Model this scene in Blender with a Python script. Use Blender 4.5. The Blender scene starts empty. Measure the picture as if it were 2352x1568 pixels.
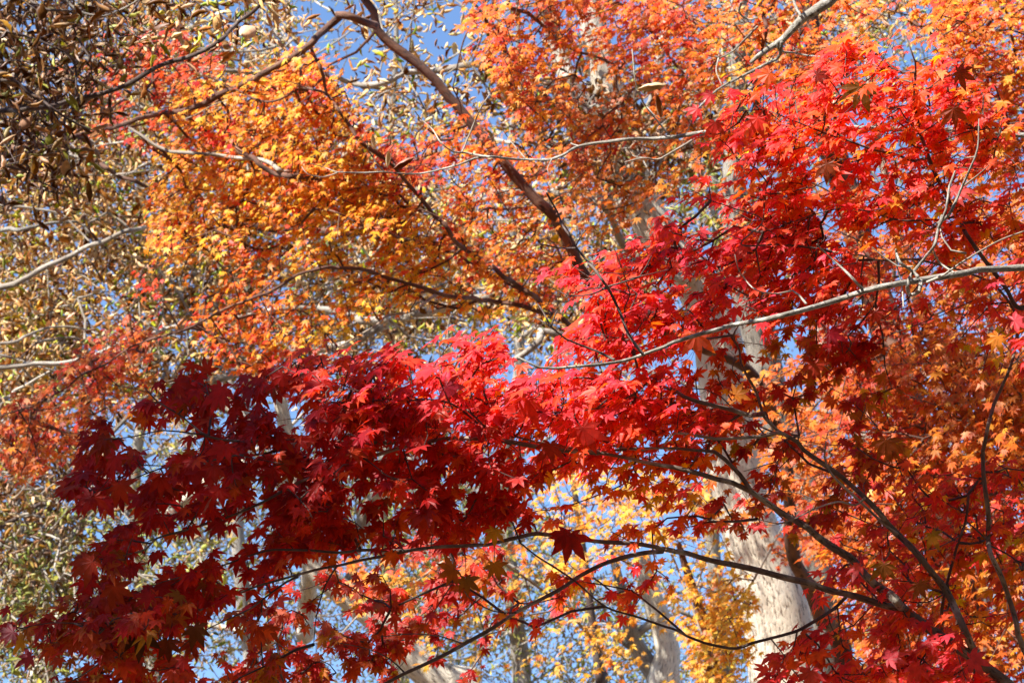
import bpy, math, random
import numpy as np
from mathutils import Vector
R = math.radians
random.seed(7)
rng = np.random.default_rng(11)
sc = bpy.context.scene
COL = sc.collection

# ------------------------------------------------------------------ camera
PITCH, LENS, CAMZ = 25.0, 100.0, 1.6
cam_d = bpy.data.cameras.new("camera")
cam_d.lens = LENS; cam_d.sensor_width = 36.0
cam_d.clip_start = 0.1; cam_d.clip_end = 3000
cam_d.dof.use_dof = True; cam_d.dof.focus_distance = 6.5; cam_d.dof.aperture_fstop = 18
cam = bpy.data.objects.new("camera", cam_d); COL.objects.link(cam)
cam.location = (0, 0, CAMZ); cam.rotation_euler = (R(90 + PITCH), 0, 0)
sc.camera = cam

# ------------------------------------------------------------------ light
SUN_EL, SUN_AZ = 40.0, 42.0            # sun behind the camera, to its left
sdir = np.array([-math.sin(R(SUN_AZ)) * math.cos(R(SUN_EL)),
                 -math.cos(R(SUN_AZ)) * math.cos(R(SUN_EL)), math.sin(R(SUN_EL))])
w = bpy.data.worlds.new("World"); sc.world = w; w.use_nodes = True
nt = w.node_tree
bg = nt.nodes["Background"]
sky = nt.nodes.new("ShaderNodeTexSky"); sky.sky_type = 'NISHITA'; sky.sun_disc = False
sky.sun_elevation = R(SUN_EL); sky.sun_rotation = R(180 + SUN_AZ)
sky.altitude = 300; sky.air_density = 1.0; sky.dust_density = 0.15; sky.ozone_density = 5.0
nt.links.new(sky.outputs[0], bg.inputs[0]); bg.inputs[1].default_value = 0.10
sd = bpy.data.lights.new("sun", 'SUN'); sd.energy = 5.0; sd.angle = R(0.5); sd.color = (1.0, 0.95, 0.86)
so = bpy.data.objects.new("sun", sd); COL.objects.link(so)
so.rotation_euler = Vector(-sdir).to_track_quat('-Z', 'Y').to_euler(); so.location = (-20, -20, 40)
sc.view_settings.view_transform = 'Standard'; sc.view_settings.look = 'None'
sc.view_settings.gamma = 1.0; sc.view_settings.exposure = 1.55
sc.cycles.max_bounces = 7; sc.cycles.diffuse_bounces = 4; sc.cycles.transmission_bounces = 4
sc.cycles.use_denoising = True

# ------------------------------------------------------------------ picture plane <-> space (to trace the branches)
f_ = np.array([0, math.cos(R(PITCH)), math.sin(R(PITCH))]); u_ = np.array([0, -math.sin(R(PITCH)), math.cos(R(PITCH))])
r_ = np.array([1.0, 0, 0]); C0 = np.array([0, 0, CAMZ]); UP = np.array([0, 0, 1.0])
K = 36.0 / LENS / 2352.0                                       # metres per traced unit and metre of depth
def P3(xy, d):
    xy = np.atleast_2d(np.asarray(xy, float)); d = np.broadcast_to(np.asarray(d, float), (len(xy),))
    X = (xy[:, 0] - 1176) * K; Y = (784 - xy[:, 1]) * K
    return C0 + d[:, None] * (f_ + X[:, None] * r_ + Y[:, None] * u_)
def in_view(p, m=0.0):
    q = p - C0; d = q @ f_
    x = (q @ r_) / d / K; y = (q @ u_) / d / K
    return (d > 0.1) & (np.abs(x) < 1176 + m) & (np.abs(y) < 784 + m)
ORG = dict(A=(0, 0), B=(1350, 0), C=(2696, 0), D=(0, 900), E=(1350, 900), F=(2696, 900), G=(0, 1801), H=(1350, 1801), I=(2696, 1801))
def V(c, *pts):
    ox, oy = ORG[c]
    return [(ox * .57422 + x * .34181, oy * .57422 + y * .34181) for x, y in pts]

# ------------------------------------------------------------------ materials
def mat_new(name):
    m = bpy.data.materials.new(name); m.use_nodes = True
    t = m.node_tree; t.nodes.clear()
    return m, t, t.nodes.new("ShaderNodeOutputMaterial")
def N(t, k, **kw):
    n = t.nodes.new(k)
    for a, b in kw.items(): setattr(n, a, b)
    return n
def leaf_mat(name, trans=0.45, gloss=0.06, rough=0.38, tgain=(1.25, 1.15, 0.9)):
    m, t, o = mat_new(name); L = t.links.new
    a = N(t, "ShaderNodeAttribute"); a.attribute_name = "Col"
    nz = N(t, "ShaderNodeTexNoise"); nz.inputs["Scale"].default_value = 45
    tc = N(t, "ShaderNodeTexCoord"); L(tc.outputs["Object"], nz.inputs["Vector"])
    mr = N(t, "ShaderNodeMapRange"); mr.inputs[1].default_value = .3; mr.inputs[2].default_value = .7
    mr.inputs[3].default_value = .68; mr.inputs[4].default_value = 1.16; L(nz.outputs[0], mr.inputs[0])
    c = N(t, "ShaderNodeMix", data_type='RGBA', blend_type='MULTIPLY'); c.inputs[0].default_value = 1
    L(a.outputs["Color"], c.inputs[6]); L(mr.outputs[0], c.inputs[7])
    g = N(t, "ShaderNodeMix", data_type='RGBA', blend_type='MULTIPLY'); g.inputs[0].default_value = 1
    L(c.outputs[2], g.inputs[6]); g.inputs[7].default_value = (*tgain, 1)
    d = N(t, "ShaderNodeBsdfDiffuse"); L(c.outputs[2], d.inputs[0])
    tr = N(t, "ShaderNodeBsdfTranslucent"); L(g.outputs[2], tr.inputs[0])
    mx = N(t, "ShaderNodeMixShader"); mx.inputs[0].default_value = trans
    L(d.outputs[0], mx.inputs[1]); L(tr.outputs[0], mx.inputs[2])
    gl = N(t, "ShaderNodeBsdfGlossy"); gl.inputs["Roughness"].default_value = rough
    fr = N(t, "ShaderNodeLayerWeight"); fr.inputs[0].default_value = .25
    ma = N(t, "ShaderNodeMath", operation='MULTIPLY_ADD'); ma.inputs[1].default_value = .1; ma.inputs[2].default_value = gloss
    L(fr.outputs["Fresnel"], ma.inputs[0])
    m2 = N(t, "ShaderNodeMixShader"); L(ma.outputs[0], m2.inputs[0]); L(mx.outputs[0], m2.inputs[1]); L(gl.outputs[0], m2.inputs[2])
    L(m2.outputs[0], o.inputs[0])
    return m
def bark_mat(name, c1, c2, c3, su=6.0, sv=2.0, bump=0.6, spots=None, rough=.85):
    """c1 ground tone, c2 fissures, c3 paler patches; UV: u round the stem, v metres along it"""
    m, t, o = mat_new(name); L = t.links.new
    uv = N(t, "ShaderNodeUVMap"); uv.uv_map = "UVMap"
    mp = N(t, "ShaderNodeMapping"); mp.inputs["Scale"].default_value = (su, sv, 1); mp.inputs["Rotation"].default_value = (.7, .55, .4); L(uv.outputs[0], mp.inputs[0])
    n1 = N(t, "ShaderNodeTexNoise"); n1.inputs["Scale"].default_value = 4; n1.inputs["Detail"].default_value = 7; n1.inputs["Roughness"].default_value = .65
    L(mp.outputs[0], n1.inputs["Vector"])
    tc = N(t, "ShaderNodeTexCoord")
    n2 = N(t, "ShaderNodeTexNoise"); n2.inputs["Scale"].default_value = 3.2 if spots is None else spots; n2.inputs["Detail"].default_value = 5
    L(tc.outputs["Object"], n2.inputs["Vector"])
    r1 = N(t, "ShaderNodeMapRange"); r1.inputs[1].default_value = .39; r1.inputs[2].default_value = .46; L(n1.outputs[0], r1.inputs[0])
    r2 = N(t, "ShaderNodeMapRange"); r2.inputs[1].default_value = .5; r2.inputs[2].default_value = .62; L(n2.outputs[0], r2.inputs[0])
    x1 = N(t, "ShaderNodeMix", data_type='RGBA'); L(r2.outputs[0], x1.inputs[0]); x1.inputs[6].default_value = (*c1, 1); x1.inputs[7].default_value = (*c3, 1)
    x2 = N(t, "ShaderNodeMix", data_type='RGBA'); L(r1.outputs[0], x2.inputs[0]); x2.inputs[6].default_value = (*c2, 1); L(x1.outputs[2], x2.inputs[7])
    b = N(t, "ShaderNodeBsdfPrincipled"); b.inputs["Roughness"].default_value = rough; L(x2.outputs[2], b.inputs["Base Color"])
    bp = N(t, "ShaderNodeBump"); bp.inputs["Strength"].default_value = bump; bp.inputs["Distance"].default_value = .02
    L(n1.outputs[0], bp.inputs["Height"]); L(bp.outputs[0], b.inputs["Normal"])
    L(b.outputs[0], o.inputs[0])
    return m
M = dict(
    red_leaf=leaf_mat("red_maple_leaf", .58, .016, .5, (1.45, 2.8, .3)),
    orange_leaf=leaf_mat("orange_maple_leaf", .6, .015, .45, (1.25, 1.15, .6)),
    brown_leaf=leaf_mat("dry_brown_leaf", .14, .0, .6, (1.1, .8, .4)),
    pale_bark=bark_mat("pale_trunk_bark", (.66, .58, .46), (.17, .13, .095), (.78, .71, .59), 20, 3.6, 1.0),
    grey_bark=bark_mat("grey_trunk_bark", (.24, .21, .175), (.08, .065, .055), (.36, .33, .29), 14, 2.5, .9, 2.0),
    limb_bark=bark_mat("beech_limb_bark", (.24, .20, .16), (.10, .08, .06), (.44, .39, .33), 3, 3, .5, 2.5),
    smooth_grey=bark_mat("smooth_grey_bark", (.22, .20, .17), (.09, .075, .06), (.40, .38, .34), 2, 14, .4, 26),
    maple_bark=bark_mat("maple_limb_bark", (.12, .08, .06), (.045, .03, .024), (.30, .26, .21), 2, 8, .4, 9),  # brown of shade and silver of sunlit patches are put into the colour
    orange_bark=bark_mat("orange_maple_bark", (.095, .04, .024), (.04, .02, .015), (.20, .10, .06), 2, 4, .5, 4),  # paler patches are dappled sunlight put into the bark colour
    dark_bark=bark_mat("dark_twig_bark", (.07, .042, .035), (.03, .02, .016), (.13, .1, .085), 2, 8, .3, 12),
    grey_twig=bark_mat("grey_twig_bark", (.24, .20, .16), (.10, .08, .06), (.38, .34, .29), 2, 8, .3, 6),
)
# ------------------------------------------------------------------ mesh helpers
def mesh_obj(name, vs, tris, quads, mat, parent=None, col=None, uv=None, smooth=True):
    me = bpy.data.meshes.new(name)
    nt_, nq = (0 if tris is None else len(tris)), (0 if quads is None else len(quads))
    me.vertices.add(len(vs)); me.vertices.foreach_set("co", np.asarray(vs, np.float32).ravel())
    loops = np.concatenate([x.ravel() for x in (tris, quads) if x is not None and len(x)]).astype(np.int32)
    me.loops.add(len(loops)); me.loops.foreach_set("vertex_index", loops)
    me.polygons.add(nt_ + nq)
    st = np.concatenate([np.arange(nt_) * 3, nt_ * 3 + np.arange(nq) * 4]).astype(np.int32)
    me.polygons.foreach_set("loop_start", st)
    me.polygons.foreach_set("use_smooth", np.full(nt_ + nq, smooth))
    me.materials.append(mat)
    if col is not None:
        a = me.attributes.new("Col", 'FLOAT_COLOR', 'POINT')
        a.data.foreach_set("color", np.c_[col, np.ones(len(col))].astype(np.float32).ravel())
    if uv is not None:
        l = me.uv_layers.new(name="UVMap"); l.data.foreach_set("uv", uv[loops].astype(np.float32).ravel())
    me.update(calc_edges=True); me.validate(verbose=False)
    o = bpy.data.objects.new(name, me); COL.objects.link(o)
    if parent is not None: o.parent = parent
    return o
def tag(o, label=None, cat=None, group=None, kind=None):
    for k, v in (("label", label), ("category", cat), ("group", group), ("kind", kind)):
        if v: o[k] = v
    return o
def smooth_path(pts, step):
    """Catmull-Rom through pts, resampled about every `step` metres"""
    p = np.asarray(pts, float)
    if len(p) < 3:
        n = max(2, int(np.linalg.norm(p[-1] - p[0]) / step) + 1)
        return np.linspace(p[0], p[-1], n), np.linspace(0, len(p) - 1, n)
    e = np.vstack([2 * p[0] - p[1], p, 2 * p[-1] - p[-2]])
    out, tt = [], []
    for i in range(1, len(e) - 2):
        a, b, c, d = e[i - 1], e[i], e[i + 1], e[i + 2]
        n = max(1, int(np.linalg.norm(c - b) / step))
        t = np.linspace(0, 1, n, endpoint=False)[:, None]
        out.append(.5 * (2 * b + (c - a) * t + (2 * a - 5 * b + 4 * c - d) * t ** 2 + (3 * b - a - 3 * c + d) * t ** 3))
        tt.append(i - 1 + t[:, 0])
    out.append(p[-1:]); tt.append([len(p) - 1])
    return np.vstack(out), np.concatenate(tt)
def tube(pts, rad, sides, bumpy=0.0):
    n = len(pts); t = np.gradient(pts, axis=0); t /= np.linalg.norm(t, axis=1)[:, None] + 1e-12
    a = np.array([.05, 1., .1]); a = a - t[0] * (a @ t[0]); a /= np.linalg.norm(a) + 1e-9
    fr = np.empty((n, 3))
    for i in range(n):
        a = a - t[i] * (a @ t[i]); a /= np.linalg.norm(a) + 1e-12; fr[i] = a
    b = np.cross(t, fr)
    th = np.linspace(0, 2 * np.pi, sides + 1)
    rr = np.repeat(np.asarray(rad)[:, None], sides + 1, 1)
    if bumpy:
        k = rng.normal(size=(n, sides)) ; k = (k + np.roll(k, 1, 0) + np.roll(k, 1, 1)) / 1.7
        k = np.c_[k, k[:, :1]]; rr = rr * (1 + bumpy * k)
    vs = pts[:, None] + rr[..., None] * (np.cos(th)[None, :, None] * fr[:, None] + np.sin(th)[None, :, None] * b[:, None])
    s = np.r_[0, np.cumsum(np.linalg.norm(np.diff(pts, axis=0), axis=1))]
    uv = np.stack([np.broadcast_to(th / (2 * np.pi), (n, sides + 1)), np.broadcast_to(s[:, None], (n, sides + 1))], -1)
    i, j = np.meshgrid(np.arange(n - 1), np.arange(sides), indexing='ij'); w_ = sides + 1
    q = np.stack([i * w_ + j, i * w_ + j + 1, (i + 1) * w_ + j + 1, (i + 1) * w_ + j], -1).reshape(-1, 4)
    return vs.reshape(-1, 3), q, uv.reshape(-1, 2)
def edges_mesh(A, B, ra, rb, sides=4):
    """many tapered straight twigs at once, each slightly bent at its middle"""
    n = len(A); d = B - A; L = np.linalg.norm(d, axis=1)[:, None] + 1e-9; t = d / L
    x = np.cross(t, rng.normal(size=(n, 3))); x /= np.linalg.norm(x, axis=1)[:, None] + 1e-9; y = np.cross(t, x)
    mid = (A + B) / 2 + x * L * rng.normal(0, .07, (n, 1))
    th = np.arange(sides) * 2 * np.pi / sides
    ring = np.cos(th)[None, :, None] * x[:, None] + np.sin(th)[None, :, None] * y[:, None]
    rm = (ra + rb) / 2
    vs = np.stack([p[:, None] + r[:, None, None] * ring for p, r in ((A, ra), (mid, rm), (B, rb))], 1)   # n,3,s,3
    q = []
    for k in range(2):
        for j in range(sides):
            q.append([k * sides + j, k * sides + (j + 1) % sides, (k + 1) * sides + (j + 1) % sides, (k + 1) * sides + j])
    q = (np.array(q)[None] + (np.arange(n) * 3 * sides)[:, None, None]).reshape(-1, 4)
    uv = np.broadcast_to(np.array([[j / sides, k * .05] for k in range(3) for j in range(sides)])[None], (n, 3 * sides, 2)).reshape(-1, 2)
    return vs.reshape(-1, 3), q, uv
# ------------------------------------------------------------------ leaf templates (unit length along +Y, upper face +Z)
def maple_template(fine, droop, fold, twist):
    ang = [-122, -80, -39, 0, 39, 80, 122]; ln = [.42, .74, .95, 1.0, .95, .74, .42]
    ln = [l * random.uniform(.82, 1.1) for l in ln]; ang = [a + random.uniform(-5, 5) for a in ang]
    v = [(0, 0, 0)]; shade = [0]
    def pol(a, r, z=0):
        a = R(a); v.append((math.sin(a) * r, math.cos(a) * r, z)); shade.append(r); return len(v) - 1
    nt_ = [pol(-158, .13, .01)] + [pol((ang[i] + ang[i + 1]) / 2, .47 * (ln[i] + ln[i + 1]) / 2, .05 * fold) for i in range(6)] + [pol(158, .13, .01)]
    tris = []
    for i in range(7):
        tip = pol(ang[i] + random.uniform(-3, 3), ln[i], -.05 * fold)
        if fine:
            wv = 15.5
            l = pol(ang[i] - wv, ln[i] * .6, .07 * fold); r = pol(ang[i] + wv, ln[i] * .6, .07 * fold)
            m = pol(ang[i], ln[i] * .6, -.02 * fold)
            tris += [(0, nt_[i], l), (0, l, m), (l, tip, m), (m, tip, r), (0, m, r), (0, r, nt_[i + 1])]
        else:
            tris += [(0, nt_[i], tip), (0, tip, nt_[i + 1])]
    v = np.array(v); rr = np.linalg.norm(v[:, :2], axis=1)
    v[:, 2] += -droop * rr ** 2 + twist * v[:, 0] * v[:, 1]
    tris = np.array(tris)[:, ::-1]
    return v, tris, np.array(shade)
def curl_template(nx, ny, roll, bend, wid):
    s = np.linspace(-1, 1, nx + 1); t = np.linspace(0, 1, ny + 1)
    T, S = np.meshgrid(t, s, indexing='ij')
    W = wid * np.sin(np.pi * np.clip(T, .03, .985)) ** .75
    a = S * roll * (.75 + .4 * T)
    x = W * np.sin(a) / roll * 1.3; z = W * (1 - np.cos(a)) / roll * 1.3 + bend * (T - .5) ** 2
    v = np.stack([x, T, z + .03 * np.sin(T * 17 + S)], -1).reshape(-1, 3)
    tr = []
    for i in range(ny):
        for j in range(nx):
            p = i * (nx + 1) + j
            tr += [(p, p + 1, p + nx + 2), (p, p + nx + 2, p + nx + 1)]
    return v, np.array(tr), np.abs(S).ravel()
TEMPL = dict(
    fine=[maple_template(True, random.uniform(.0, .5), random.uniform(.2, .9), random.uniform(-.35, .35)) for _ in range(16)],
    star=[maple_template(False, random.uniform(.0, .6), random.uniform(.6, 1.8), random.uniform(-.4, .4)) for _ in range(7)],
    curl=[curl_template(5, 5, random.uniform(1.9, 3.3), random.uniform(-.8, 1.3), random.uniform(.2, .36)) for _ in range(8)] + [curl_template(4, 5, 1.0, .4, .25) for _ in range(1)],
    far=[curl_template(3, 3, random.uniform(1.4, 2.8), random.uniform(-.6, .8), random.uniform(.2, .34)) for _ in range(6)],
)
def leaves_mesh(kind, pos, tip, nrm, size, col, name, mat, parent, petiole=None):
    """one mesh holding all the leaves of one bough"""
    y = tip / (np.linalg.norm(tip, axis=1)[:, None] + 1e-9)
    z = nrm - y * np.sum(nrm * y, axis=1)[:, None]; z /= np.linalg.norm(z, axis=1)[:, None] + 1e-9
    x = np.cross(y, z); Rm = np.stack([x, y, z], 2)                    # columns
    which = rng.integers(0, len(TEMPL[kind]), len(pos)); vs, fs, cs, off = [], [], [], 0
    for k, (tv, tf, sh) in enumerate(TEMPL[kind]):
        i = np.nonzero(which == k)[0]
        if not len(i): continue
        jit = 1 + rng.normal(0, .15, (len(i), 1, 3))
        v = np.einsum('nij,nkj->nki', Rm[i], tv[None] * size[i][:, None, None] * jit) + pos[i][:, None]
        vs.append(v.reshape(-1, 3)); fs.append((tf[None] + (np.arange(len(i)) * len(tv))[:, None, None]).reshape(-1, 3) + off)
        c = col[i][:, None] * np.ones((1, len(tv), 1))
        if kind in ('fine', 'star'):                                    # tips a little redder and deeper than the blade's middle
            c = c * (1 - .22 * sh[None, :, None] * rng.uniform(0, 1, (len(i), 1, 1)) * np.array([.35, 1, 1]))
        cs.append(c.reshape(-1, 3)); off += len(i) * len(tv)
    if petiole is not None and len(petiole[0]):
        A, B, rad, pc = petiole
        v, q, _ = edges_mesh(A, B, np.full(len(A), rad), np.full(len(A), rad * .7), 3)
        vs.append(v); fs.append(np.concatenate([q[:, [0, 1, 2]], q[:, [0, 2, 3]]]) + off); cs.append(np.tile(np.array([pc]), (len(v), 1)))
    return mesh_obj(name, np.vstack(vs), np.vstack(fs), None, mat, parent, col=np.clip(np.vstack(cs), 0, .95), smooth=(kind != 'fine'))

# ------------------------------------------------------------------ trees
TREES = {}
class Tree:
    def __init__(s, key, name, label, ground, group=None, cat="tree"):
        s.key = key; s.g = np.array(ground, float)
        s.root = bpy.data.objects.new(name, None); COL.objects.link(s.root); s.root.empty_display_size = .3
        s.root.location = s.g; tag(s.root, label, cat, group)
        s.br = []; TREES[key] = s
    def branch(s, pts3, r0, r1, mat, name="branch", leafy=True, sides=None, rprof=None):
        pts3 = np.asarray(pts3, float)
        rm = max(r0, r1) if rprof is None else float(np.mean(rprof))
        step = max(.02, min(rm * 1.5, .12))
        p, tt = smooth_path(pts3, step)
        n = len(p); q = tt / tt[-1]
        rad = np.interp(tt, np.arange(len(rprof)), rprof) if rprof is not None else r0 + (r1 - r0) * q ** .8
        k = rng.normal(0, 1, (n, 3))
        for _ in range(3): k = (k + np.roll(k, 1, 0) + np.roll(k, -1, 0)) / 3 * 1.35
        if rm > .1:
            sl = np.r_[0, np.cumsum(np.linalg.norm(np.diff(p, axis=0), axis=1))]; kn = np.arange(0, sl[-1] + 1.6, .8)
            k = np.stack([np.interp(sl, kn, rng.normal(0, .7, len(kn))) for _ in range(3)], 1)
            for _ in range(4): k[1:-1] = (k[:-2] + k[1:-1] + k[2:]) / 3
        p = p + k * np.minimum(rad, .02)[:, None] * .16
        rad = rad * (1 + (.012 if rm > .12 else .035) * k[:, 0])
        e_ = p[-1] - p[-2]; e_ /= np.linalg.norm(e_) + 1e-9                # rounded, closed end
        s_ = p[0] - p[1]; s_ /= np.linalg.norm(s_) + 1e-9
        p = np.vstack([p[0] + s_ * rad[0] * .7, p[0] + s_ * rad[0] * .5, p, p[-1] + e_ * rad[-1] * .5, p[-1] + e_ * rad[-1] * .7]); rad = np.r_[rad[0] * .02, rad[0] * .7, rad, rad[-1] * .7, rad[-1] * .02]
        v, f, uv = tube(p - s.g, rad, sides or (28 if rm > .15 else 12 if rm > .03 else 7), 0.0 if rm > .1 else .02)
        o = mesh_obj(name, v, None, f, M[mat], s.root, uv=uv)
        s.br.append(dict(o=o, p=p, r=rad, leafy=leafy)); return o
    def trace(s, xy, d, w0, w1, mat, name="branch", leafy=True, **kw):
        """xy traced path; d depth (number, pair or function); widths in traced units"""
        xy = np.array(xy, float)
        if callable(d): dd = np.array([d(x, y) for x, y in xy])
        elif isinstance(d, (tuple, list)): dd = np.interp(np.linspace(0, 1, len(xy)), np.linspace(0, 1, len(d)), d)
        else: dd = np.full(len(xy), d)
        dd = dd + rng.normal(0, .006, len(dd)) * dd
        return s.branch(P3(xy, dd), w0 * K * dd[0] / 2, w1 * K * dd[-1] / 2, mat, name, leafy, **kw)
    def trunk(s, xy, d, ws, mat, lean=(0, 0), leafy=False):
        """trunk traced from the bottom of the picture upwards and carried on down to the ground"""
        xy = np.array(xy, float); dd = np.broadcast_to(np.array(d, float), (len(xy),))
        p = P3(xy, dd); rad = np.interp(np.linspace(0, 1, len(xy)), np.linspace(0, 1, len(ws)), ws) * K * dd / 2
        g = s.g
        a = [g, g * .5 + p[0] * .5 + np.array([lean[0], lean[1], 0])]
        return s.branch(np.vstack([a, p]), 0, 0, mat, "trunk", leafy, rprof=np.r_[rad[0] * 1.45, rad[0] * 1.12, rad])

# value noise for clumps
NZ = rng.uniform(0, 1, (80, 80))
def vnoise(x, y, s):
    x = np.asarray(x) / s + 7.3; y = np.asarray(y) / s + 3.1
    i = np.floor(x).astype(int); j = np.floor(y).astype(int); a = x - i; b = y - j
    a = a * a * (3 - 2 * a); b = b * b * (3 - 2 * b); g = lambda p, q: NZ[p % 80, q % 80]
    return (g(i, j) * (1 - a) + g(i + 1, j) * a) * (1 - b) + (g(i, j + 1) * (1 - a) + g(i + 1, j + 1) * a) * b
def in_poly(x, y, poly):
    c = np.zeros(len(x), bool); n = len(poly)
    for i in range(n):
        x1, y1 = poly[i]; x2, y2 = poly[(i + 1) % n]
        k = ((y1 > y) != (y2 > y)) & (x < (x2 - x1) * (y - y1) / (y2 - y1 + 1e-9) + x1)
        c ^= k
    return c
def sample_poly(poly, n, clump=.5, cs=55, edge=14, lay=0):
    poly = np.array(poly, float); lo, hi = poly.min(0) - edge, poly.max(0) + edge; xs, ys = [], []; tot = 0
    area = .5 * abs(np.sum(poly[:, 0] * np.roll(poly[:, 1], -1) - poly[:, 1] * np.roll(poly[:, 0], -1)))
    n = int(n * area)
    while tot < n:
        x = rng.uniform(lo[0], hi[0], 4 * n + 50); y = rng.uniform(lo[1], hi[1], 4 * n + 50)
        ok = in_poly(x + rng.normal(0, edge, len(x)), y + rng.normal(0, edge, len(x)), poly)
        ok &= rng.uniform(0, 1, len(x)) < 1 - clump + clump * np.clip((vnoise(x, y, cs) * .65 + vnoise(x, y + 900, cs * .4) * .35 - .3) / .35, 0, 1)
        if lay:                                                         # thin leaf layers sloping down to the left
            a_ = x * .94 - y * .34; b_ = x * .34 + y * .94
            ok &= rng.uniform(0, 1, len(x)) < lay + (1 - lay) * np.clip((vnoise(a_ * .24, b_ + 400, 34) - .32) / .2, 0, 1)
        xs.append(x[ok]); ys.append(y[ok]); tot += ok.sum()
    return np.concatenate(xs)[:n], np.concatenate(ys)[:n]
def pick_cols(pal, n, jit=.13):
    c = np.array([p[0] for p in pal], float); w_ = np.array([p[1] for p in pal], float); w_ /= w_.sum()
    out = c[rng.choice(len(c), n, p=w_)]
    return np.clip(out * (1 + rng.normal(0, jit, (n, 1))) * (1 + rng.normal(0, jit * .5, (n, 3))), .004, .9)

GROW = []
def patch(trees, poly, dens, size, depth, pal, kind, hang=.3, per=4, jitd=.2, tier=0, clump=.55, cs=55, out=(-.8, -.2, -.2), spread=None, edge=14, holes=(), shift=0, sj=.2):
    """leaves per 1000 traced units^2 inside poly, gathered in nodes of `per` leaves"""
    if kind == 'fine' and hang >= .4: dens = dens * .72; clump = .4
    if kind == 'fine' and hang < .4: dens = dens * 1.28; hang = hang * .6; clump = .2
    if kind in ('fine', 'star'): size = size * ((.425 if hang < .4 else .40) if kind == 'fine' else .6); dens = dens * (1.5 if kind == 'fine' else 1.1)
    else: size = size * .74; dens = dens * 2.8; per = per + 1
    if kind == 'star' and not shift: dens = dens * 1.9; hang = hang * .6; clump = clump * .65
    x, y = sample_poly(poly, dens / 1000. / per, clump, cs, edge, 0 if kind != 'fine' else .12 if hang >= .4 else .4)
    keep = np.ones(len(x), bool)
    for h in holes: keep &= ~in_poly(x + rng.normal(0, 6, len(x)), y + rng.normal(0, 6, len(x)), h)
    x, y = x[keep], y[keep]
    d = np.array([depth(a, b) for a, b in zip(x, y)]) if callable(depth) else np.full(len(x), float(depth))
    if tier:                                                            # leaf plates: nearly level layers, one above the other
        ph = (y + .12 * x + 60 * vnoise(x, y, 200)) / tier
        d = d - (ph - np.floor(ph) - .5) * tier * .0017 * d / 6.5
    d = d + rng.normal(0, jitd, len(x))
    p = P3(np.c_[x, y], d)
    if shift:  # unseen shade casters: moved sunward and kept out of view
        p = p + sdir * rng.uniform(shift * .85, shift * 1.2, (len(p), 1)); p = p[~in_view(p, 120)]
    GROW.append(dict(trees=trees if isinstance(trees, tuple) else (trees,), p=p, size=size, pal=pal, kind=kind, hang=hang, per=per, out=np.array(out), spread=spread or size * (1.3 if kind == 'fine' else 2.4 if kind == 'star' and not shift else .9), sj=sj))

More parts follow.
